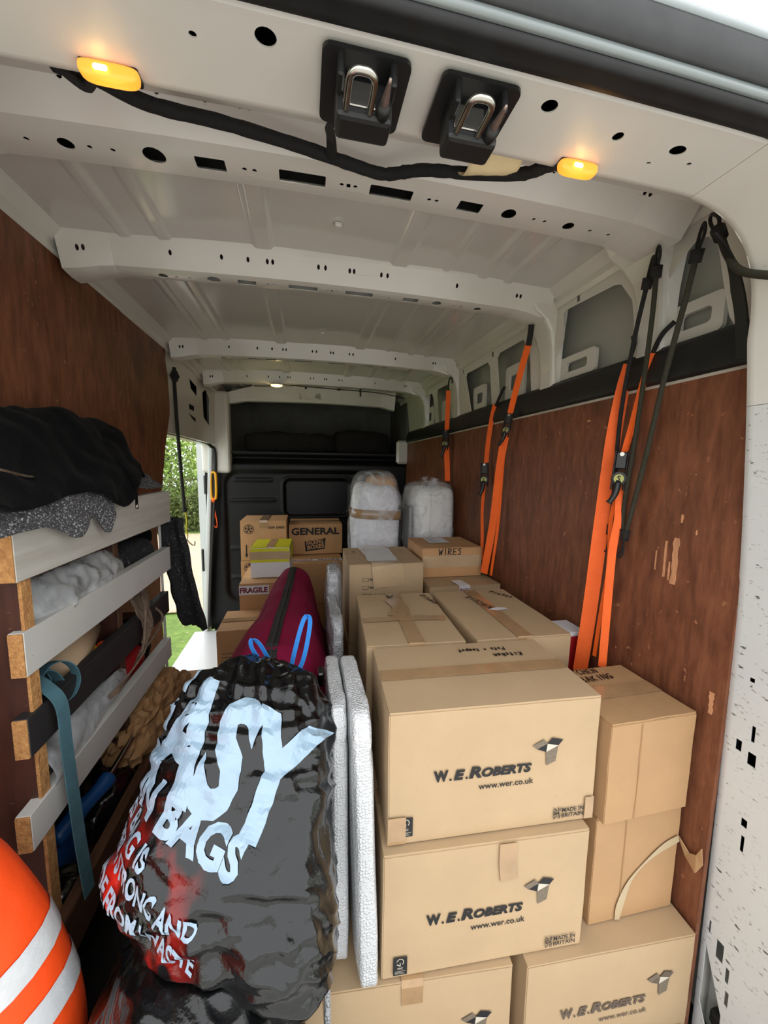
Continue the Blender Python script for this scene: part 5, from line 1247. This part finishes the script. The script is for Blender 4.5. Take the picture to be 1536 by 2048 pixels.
# dark blanket hanging off the far shelf end
def hangf(u, v):
    z = 1.245 - 0.50 * v
    return (-0.575 + 0.085 * u + 0.05 * v + 0.012 * nz(u * 4, v * 5), 1.640 + 0.10 * v * v + 0.045 * math.sin(u * 3.0) + 0.012 * nz(u * 3 + 5, v * 6), z + 0.03 * (0.5 - u) * v)
o = grid('hanging_blanket', 30, 50, hangf, 'blanket_dark', None, True, 0.022); tag(o, 'dark speckled blanket hanging off the far end of the shelving', 'blanket')

# ================================================================== BAGS
def bag_bin(name, label, c, r, rot, seed, neck=None, amp=0.016, cut=0.0, wide=0.0):
    t = empty(name, c, 0, label, 'bin bag', 'black bin bags')
    def fn(p, d):
        a = math.atan2(d.y, d.x); z = p.z / r[2]
        if p.z < 0: p = Vector((p.x * (1 + wide * -p.z / r[2]), p.y, p.z * (1 - cut * (1 - p.x / r[0]) / 2)))
        # gathered pleats towards the neck, long drag folds lower down
        if neck:
            k = max(0.0, z - 0.35) / 0.65
            pl = 0.013 * k * math.sin(a * 17 + 2 * nz(a * 2, z * 3, seed)) 
            p = p + Vector((math.cos(a), math.sin(a), 0)) * pl
        q = Vector((p.x * 4.5 + seed + p.z * 2, p.y * 4.5, p.z * 15)); f1 = 1 - 2 * abs(noise.noise(q)); f2 = 1 - 2 * abs(noise.noise(q * 2.3 + Vector((3, 1, 7))))
        q2 = Vector((p.x * 16 + p.z * 7, p.y * 14, p.z * 10 + seed)); f3 = 1 - 2 * abs(noise.noise(q2))
        p = p + d.normalized() * (amp * 0.6 * f1 + amp * 0.55 * f2 + amp * 0.36 * f3 + amp * 0.16 * (1 - 2 * abs(noise.noise(Vector((p.x * 22, p.y * 24, p.z * 46 + p.x * 30 + seed))))) + 0.02 * noise.noise(p * 4 + Vector((seed, 0, 0))))
        return p
    o = lump('bag_film', (0, 0, 0), r, 'bin_bag', t, 260, 210, (0.62, 0.7), 0, 1, rot, fn)
    return t, o
def wrap_text(t, skin, s, w, h, o, u, v, dirn, m, name, step=0.009, bold=0.03, lift=0.0026, sx=1.0):
    """lettering printed on the bag: flat letters cut fine and laid onto the film"""
    vs, fs = fit(text_data(s, 1, bold, 0, sx), w, h)
    bm = bmesh.new(); bv_ = [bm.verts.new((a, b, 0)) for a, b in vs]
    for f in fs:
        try: bm.faces.new([bv_[i] for i in f])
        except ValueError: pass
    for x in frange(0, w, step): bmesh.ops.bisect_plane(bm, geom=bm.verts[:] + bm.edges[:] + bm.faces[:], dist=1e-6, plane_co=(x, 0, 0), plane_no=(1, 0, 0))
    for y in frange(0, h, step): bmesh.ops.bisect_plane(bm, geom=bm.verts[:] + bm.edges[:] + bm.faces[:], dist=1e-6, plane_co=(0, y, 0), plane_no=(0, 1, 0))
    tree = BVHTree.FromPolygons([q.co for q in skin.data.vertices], [tuple(q.vertices) for q in skin.data.polygons])
    o = Vector(o); u = Vector(u).normalized(); v = Vector(v).normalized(); dirn = Vector(dirn).normalized(); dead = []
    for q in bm.verts:
        src = o + u * q.co.x + v * q.co.y - dirn * 0.6
        hit, nr, _, _ = tree.ray_cast(src, dirn)
        if hit is None: dead.append(q)
        else: q.co = hit + nr * lift
    bmesh.ops.delete(bm, geom=dead, context='VERTS')
    return from_bm(name, bm, m, t)
# upper bag leans back against the maroon bag, lower one stands on the floor
RB = Matrix.Rotation(math.radians(-38), 3, 'X') @ Matrix.Rotation(math.radians(6), 3, 'Y')
tb, skin_b = bag_bin('bin_bag', 'upper black bin bag with blue drawstring and big pale lettering', (-0.138, 0.728, 0.738), (0.170, 0.152, 0.300), RB, 1.3, neck=True, cut=0.78, wide=0.3)
VB = (0.34, 0.42, 0.84)
wrap_text(tb, skin_b, 'EASY', 0.390, 0.195, (-0.235, 0.012, 0.180), (0.86, -0.32, -0.36), VB, (0.25, 0.78, -0.56), 'bag_print', 'lettering', 0.007, 0.05)
wrap_text(tb, skin_b, 'BIN BAGS', 0.285, 0.058, (-0.205, -0.008, 0.132), (0.82, -0.42, -0.36), VB, (0.30, 0.78, -0.54), 'bag_print', 'lettering', 0.007, 0.05)
for k, s_ in enumerate(('THIS BAG IS', 'SUPER STRONG AND', 'MADE FROM WASTE')):
    wrap_text(tb, skin_b, s_, (0.165, 0.262, 0.258)[k], 0.027, Vector((-0.232, -0.018, 0.112)) + Vector((0.004, -0.010, -0.044)) * k, (0.78, -0.52, -0.30), (0.22, 0.28, 0.92), (0.52, 0.76, -0.38), 'bag_print', 'lettering', 0.006, 0.03)
dt = empty('drawstring'); dt.parent = tb
bpy.data.objects.remove(dt)
for q in ([(0.088, 0.185, 0.185), (0.056, 0.185, 0.238), (0.028, 0.190, 0.292), (0.010, 0.190, 0.305), (0.011, 0.190, 0.280), (0.050, 0.175, 0.226), (0.088, 0.165, 0.192)],
          [(0.092, 0.175, 0.185), (0.108, 0.185, 0.258), (0.130, 0.200, 0.335), (0.144, 0.200, 0.352), (0.148, 0.200, 0.325), (0.130, 0.180, 0.245), (0.096, 0.165, 0.188)]):
    ribbon('drawstring', q, 0.012, (0.8, -0.5, 0.3), 0.0016, 'blue_tie', tb, 6)
tb2, skin_b2 = bag_bin('bin_bag', 'lower black bin bag at the bottom edge, partly covered by the upper one', (-0.190, 0.575, 0.330), (0.158, 0.165, 0.325), Matrix.Rotation(math.radians(-6), 3, 'X'), 4.7)
for k, s_ in enumerate(('THIS BAG IS', 'SUPER STRONG AND', 'MADE FROM WASTE')):
    wrap_text(tb2, skin_b2, s_, (0.155, 0.270, 0.265)[k], 0.026, Vector((-0.165, -0.085, 0.225)) + Vector((0.004, -0.022, -0.042)) * k, (0.80, -0.50, -0.26), (0.16, 0.36, 0.90), (0.40, 0.70, -0.58), 'bag_print', 'lettering', 0.006, 0.03)

mb = empty('maroon_bag', (-0.07, 1.55, 0.43), 0, 'maroon fabric holdall with long black zip, lying behind the black bin bag', 'bag')
def mbf(u, v):
    y = 0.985 + 1.11 * v; a = 2 * math.pi * u
    e = min(1.0, math.sin(math.pi * min(1, max(0.0, v))) * 3.2) ** 0.5 if 0 < v < 1 else 0.0
    hw = (0.186 - 0.072 * max(0, (v - 0.25) / 0.75)) ; cx = -0.104 + 0.050 * v
    def pw(q, k): return math.copysign(abs(q) ** k, q)
    x = cx + hw * (0.35 + 0.65 * e) * pw(math.cos(a), 0.75)
    z = 0.43 + 0.25 + 0.25 * (0.4 + 0.6 * e) * pw(math.sin(a), 0.72)
    if z > 0.70: x = cx + (x - cx) * (1 - 0.20 * (z - 0.70) / 0.23)
    n = nz(x * 7, y * 5, z * 7) * 0.014 + nz(x * 16, y * 12, z * 16) * 0.005
    return (x + n * math.cos(a) + 0.07, y - 1.55, z + n * math.sin(a) - 0.43)
o = grid('fabric_body', 72, 60, mbf, 'maroon', mb, True, closed_u=True)
zt = [Vector(mbf(0.25, v)) + Vector((0, 0, 0.004)) for v in [0.04 + 0.92 * k / 24 for k in range(25)]]
ribbon('zip_tape', zt, 0.034, (1, 0, 0), 0.003, 'zip_black', mb, 1)
ribbon('zip_teeth', [p + Vector((0, 0, 0.002)) for p in zt], 0.006, (1, 0, 0), 0.004, 'rubber_grey', mb, 1)
for du in (-0.09, 0.09):
    tube('seam', [Vector(mbf(0.25 + du, v)) for v in [0.04 + 0.92 * k / 20 for k in range(21)]], 0.0025, 'maroon', mb, 6, 1)
cs = box('cable_tie_tail', (0.030, 0.985, 0.86), (0.048, 1.03, 0.90), 'black_film', None, 0.004); tag(cs, 'black plastic tail between the bin bag neck and bubble wrap', 'strap')

# ================================================================== WRAPPED PANELS AND BUNDLES
def slab(name, label, a, b, m, lean=0.0, e=0.18, amp=0.004, core=None, twist=0.0):
    a = Vector(a); b = Vector(b); c = (a + b) / 2; r = (b - a) / 2
    t = empty(name, (c.x, c.y, a.z), 0, label, 'wrapped panel')
    def fn(p, d): 
        k = (p.z + r.z) / (2 * r.z)
        return (p.x + twist * k, p.y + lean * k, p.z + 0.004 * nz(p.y * 9, p.x * 9))
    lump('bubble_wrap', (0, 0, r.z), tuple(r), m, t, 56, 60, (e, 0.35), amp, 24, fn=fn)
    tp = [(0.0, lean * 0.45 - r.y - 0.003, r.z * 0.9), (0.0, lean * 0.55 - r.y - 0.003, r.z * 1.1)]
    return t
slab('wrapped_panel', 'left of two thick bubble-wrapped panels standing beside the front boxes', (0.050, 0.735, 0.318), (0.092, 1.02, 0.925), 'bubble_white', 0.045)
slab('wrapped_panel', 'right thick bubble-wrapped panel, touching the front box stack', (0.102, 0.675, 0.318), (0.152, 0.98, 0.935), 'bubble_white', 0.06, twist=-0.012)
slab('wrapped_panel', 'thin grey bubble-wrapped panel between black bin bag and thick white ones', (0.026, 0.630, 0.318), (0.042, 0.94, 0.760), 'bubble_grey', 0.03, amp=0.003)
slab('wrapped_panel', 'tall grey bubble-wrapped panel right of the maroon bag', (0.090, 1.10, 0.005), (0.135, 1.42, 0.955), 'bubble_grey', 0.10, amp=0.008, twist=-0.01)
slab('wrapped_panel', 'bubble-wrapped ribbed roll standing behind the tall grey panel', (0.085, 1.535, 0.005), (0.145, 1.70, 1.035), 'bubble_grey', 0.0, 0.35, 0.006)

t = empty('bagged_bundle', (0.437, 2.36, 0.625), 0, 'tall white quilt roll with brown tape band, bagged in clear plastic', 'bundle')
def bfn(p, d): return (p.x * (1 + 0.06 * p.z), p.y, p.z - (0.10 * max(0, p.x + 0.05) if p.z > 0.2 else 0))
lump('quilt', (0.0, 0, 0.375), (0.145, 0.150, 0.370), 'bundle_white', t, 50, 50, (0.35, 0.5), 0.012, 12, fn=bfn)
lump('padding', (0.045, 0.02, 0.735), (0.095, 0.10, 0.055), 'board_far', t, 30, 16, (0.6, 0.8), 0.006, 12)
tube('tape_band', [(0.155 * math.copysign(abs(math.cos(a)) ** 0.5, math.cos(a)), 0.158 * math.copysign(abs(math.sin(a)) ** 0.5, math.sin(a)), 0.552 - 0.03 * math.cos(a)) for a in [2 * math.pi * k / 40 for k in range(40)]], 0.002, 'brown_tape', t, 4, 1, True)
vs, fs = [], []
for k in range(48):
    a = 2 * math.pi * k / 48; x = 0.158 * math.copysign(abs(math.cos(a)) ** 0.5, math.cos(a)); y = 0.163 * math.copysign(abs(math.sin(a)) ** 0.5, math.sin(a))
    for dz in (-0.028, 0.028): vs.append((x, y, 0.555 - 0.05 * x + dz))
for k in range(48): j = (k + 1) % 48; fs.append((2 * k, 2 * j, 2 * j + 1, 2 * k + 1))
o = obj('brown_band', vs, fs, 'brown_tape', t, True); o.modifiers.new('t', 'SOLIDIFY').thickness = 0.001
bpy.data.objects.remove([c for c in t.children if c.name.startswith('tape_band')][0])
lump('clear_bag', (0.0, 0, 0.415), (0.164, 0.172, 0.405), 'clear_film', t, 70, 60, (0.5, 0.65), 0.014, 7)
t = empty('bagged_bundle', (0.787, 2.355, 0.905), 0, 'plain white pillow bundle in clear plastic behind the wires box', 'bundle')
lump('pillows', (0, 0, 0.225), (0.140, 0.165, 0.220), 'foam_white', t, 50, 40, (0.3, 0.45), 0.008, 8)
tube('seam', [(-0.03, -0.168, 0.02), (-0.035, -0.172, 0.2), (-0.03, -0.165, 0.40)], 0.004, 'foam_white', t, 6)
lump('clear_bag', (0, 0, 0.240), (0.153, 0.178, 0.238), 'clear_film', t, 60, 50, (0.4, 0.55), 0.010, 7)
grid('bag_tail', 12, 14, lambda u, v: (-0.09 + 0.12 * u * (0.7 + 0.3 * v), -0.13 + 0.02 * nz(u * 5, v * 5), 0.40 + 0.11 * v - 0.03 * abs(u - 0.4)), 'clear_film', t, True)
t = empty('bagged_bundle', (0.190, 2.36, 0.003), 0, 'limp white bundle in clear plastic, left of the bedroom box', 'bundle')
lump('fabric', (0, 0, 0.41), (0.042, 0.13, 0.40), 'bundle_white', t, 30, 40, (0.5, 0.6), 0.010, 12)
lump('clear_bag', (0, 0, 0.43), (0.050, 0.145, 0.425), 'clear_film', t, 40, 40, (0.5, 0.6), 0.008, 9)
pn = box('foil_panel', (0.612, 2.16, 0.905), (0.632, 2.30, 1.235), 'bubble_grey', None, 0.004); tag(pn, 'narrow grey foil-wrapped panel between the two white bundles', 'wrapped panel')
for a in (((-0.12, 3.80, 1.685), (0.42, 0.17, 0.095), 'left folded dark brown blanket in the locker above the bulkhead'), ((0.56, 3.80, 1.700), (0.27, 0.17, 0.115), 'right heaped dark blanket in the locker above the bulkhead')):
    o = lump('locker_blanket', a[0], a[1], 'blanket_brown', None, 60, 30, (0.4, 0.5), 0.02, 9); tag(o, a[2], 'blanket')

# ================================================================== PERSON AT THE LEFT EDGE
def person():
    t = empty('person', (-0.70, 0.10, -0.585), 0, 'person in orange hi-vis jacket with silver bands, arm reaching in at left edge', 'person')
    J = dict(pel=(-0.72, 0.02, 0.36, .15), bel=(-0.69, 0.06, 0.52, .155), che=(-0.65, 0.13, 0.74, .165), nek0=(-0.63, 0.17, 0.93, .095), nek=(-0.61, 0.20, 1.02, .058), hed=(-0.60, 0.24, 1.12, .088), top=(-0.60, 0.25, 1.22, .070),
             shr=(-0.585, 0.46, 0.955, .088), um=(-0.545, 0.59, 0.900, .086), md=(-0.487, 0.62, 0.70, .084), elr=(-0.440, 0.62, 0.54, .076), fr=(-0.435, 0.61, 0.43, .064), wr=(-0.44, 0.60, 0.33, .042), hr=(-0.445, 0.60, 0.26, .036),
             shl=(-0.76, -0.02, 0.92, .082), ell=(-0.84, -0.08, 0.64, .070), wl_=(-0.83, -0.02, 0.40, .042), hl=(-0.82, 0.02, 0.32, .036),
             hpr=(-0.63, 0.06, 0.27, .105), knr=(-0.61, 0.09, -0.13, .075), anr=(-0.61, 0.04, -0.50, .050), tor=(-0.60, 0.16, -0.555, .036),
             hpl=(-0.81, -0.02, 0.27, .105), knl=(-0.82, -0.01, -0.13, .075), anl=(-0.82, -0.07, -0.50, .050), tol=(-0.81, 0.05, -0.555, .036))
    E_ = [('pel', 'bel'), ('bel', 'che'), ('che', 'nek0'), ('nek0', 'nek'), ('nek', 'hed'), ('hed', 'top'), ('nek0', 'shr'), ('shr', 'um'), ('um', 'md'), ('md', 'elr'), ('elr', 'fr'), ('fr', 'wr'), ('wr', 'hr'), ('nek0', 'shl'), ('shl', 'ell'), ('ell', 'wl_'), ('wl_', 'hl'),
          ('pel', 'hpr'), ('hpr', 'knr'), ('knr', 'anr'), ('anr', 'tor'), ('pel', 'hpl'), ('hpl', 'knl'), ('knl', 'anl'), ('anl', 'tol')]
    ks = list(J); vs = [Vector(J[k][:3]) - t.location for k in ks]; es = [(ks.index(a), ks.index(b)) for a, b in E_]; rad = [J[k][3] for k in ks]
    for h in ('hr', 'hl'):                                   # five fingers on each hand
        b = ks.index(h); c = vs[b]
        for q, (dx, dy, L_) in enumerate(((-.034, .0, .055), (-.017, .012, .080), (0, .014, .088), (.017, .010, .080), (.032, .002, .062))):
            i = len(vs); vs += [c + Vector((dx * 0.8, dy, -0.035)), c + Vector((dx, dy + 0.008, -0.035 - L_ * 0.5)), c + Vector((dx, dy + 0.022, -0.035 - L_))]
            rad += [0.010, 0.0095, 0.008]; es += [(b, i), (i, i + 1), (i + 1, i + 2)]
    me = bpy.data.meshes.new('body'); me.from_pydata([tuple(v) for v in vs], es, []); o = bpy.data.objects.new('body', me); COL.objects.link(o)
    o.modifiers.new('skin', 'SKIN')
    for i, sv in enumerate(me.skin_vertices[0].data):
        sv.radius = (rad[i], rad[i]); sv.use_root = (i == 0)
    sb_ = o.modifiers.new('sub', 'SUBSURF'); sb_.levels = 2; sb_.render_levels = 2
    bpy.context.view_layer.update()
    m2 = bpy.data.meshes.new_from_object(o.evaluated_get(bpy.context.evaluated_depsgraph_get()))
    bpy.data.objects.remove(o)
    for nm in ('hivis', 'skin', 'trousers', 'hair'): m2.materials.append(MATS[nm])
    for p in m2.polygons:
        c = p.center + t.location; p.use_smooth = True
        if c.z > 1.01: p.material_index = 3 if (c.z > 1.16 or c.y < 0.20) else 1
        elif c.z < 0.37 and (c.x > -0.47 or c.x < -0.79) and c.z > 0.1 and abs(c.y - 0.05) > 0.0 and (c.x > -0.47): p.material_index = 1
        elif c.z < 0.32: p.material_index = 2
        else: p.material_index = 0
    b = bpy.data.objects.new('body', m2); COL.objects.link(b); b.parent = t
    # face: nose, eyes, ears
    hc = Vector(J['hed'][:3]) - t.location
    for dx in (-0.03, 0.03): lump('eye', hc + Vector((dx, 0.085, 0.015)), (0.010, 0.008, 0.008), 'label_white', t, 10, 8)
    lump('nose', hc + Vector((0, 0.098, -0.012)), (0.012, 0.018, 0.020), 'skin', t, 10, 8)
    lump('mouth', hc + Vector((0, 0.086, -0.045)), (0.022, 0.008, 0.006), 'print_maroon', t, 10, 6)
    for dx in (-0.092, 0.092): lump('ear', hc + Vector((dx, 0.0, 0.0)), (0.010, 0.020, 0.028), 'skin', t, 10, 8)
    # silver bands round the sleeve, following its surface
    tree = BVHTree.FromPolygons([v.co for v in m2.vertices], [tuple(p.vertices) for p in m2.polygons])
    def band(c, ax, w):
        c = Vector(c) - t.location; ax = Vector(ax).normalized(); u = ax.orthogonal().normalized(); v = ax.cross(u); V_, F_ = [], []; n = 40
        for k in range(n):
            d = u * math.cos(2 * math.pi * k / n) + v * math.sin(2 * math.pi * k / n)
            for s_ in (-1, -0.33, 0.33, 1):
                o_ = c + ax * w / 2 * s_; hit, nr, _, ds = tree.ray_cast(o_, d)
                V_.append((hit + d * 0.0025) if hit and ds < 0.2 else o_ + d * 0.085)
        for k in range(n):
            j = (k + 1) % n
            for q in range(3): F_.append((4 * k + q, 4 * j + q, 4 * j + q + 1, 4 * k + q + 1))
        return obj('reflective_band', V_, F_, 'reflective', t, True)
    band((-0.484, 0.62, 0.690), (0.058, 0.01, -0.20), 0.046); band((-0.458, 0.62, 0.600), (0.05, 0.0, -0.16), 0.046)
    return t
person()
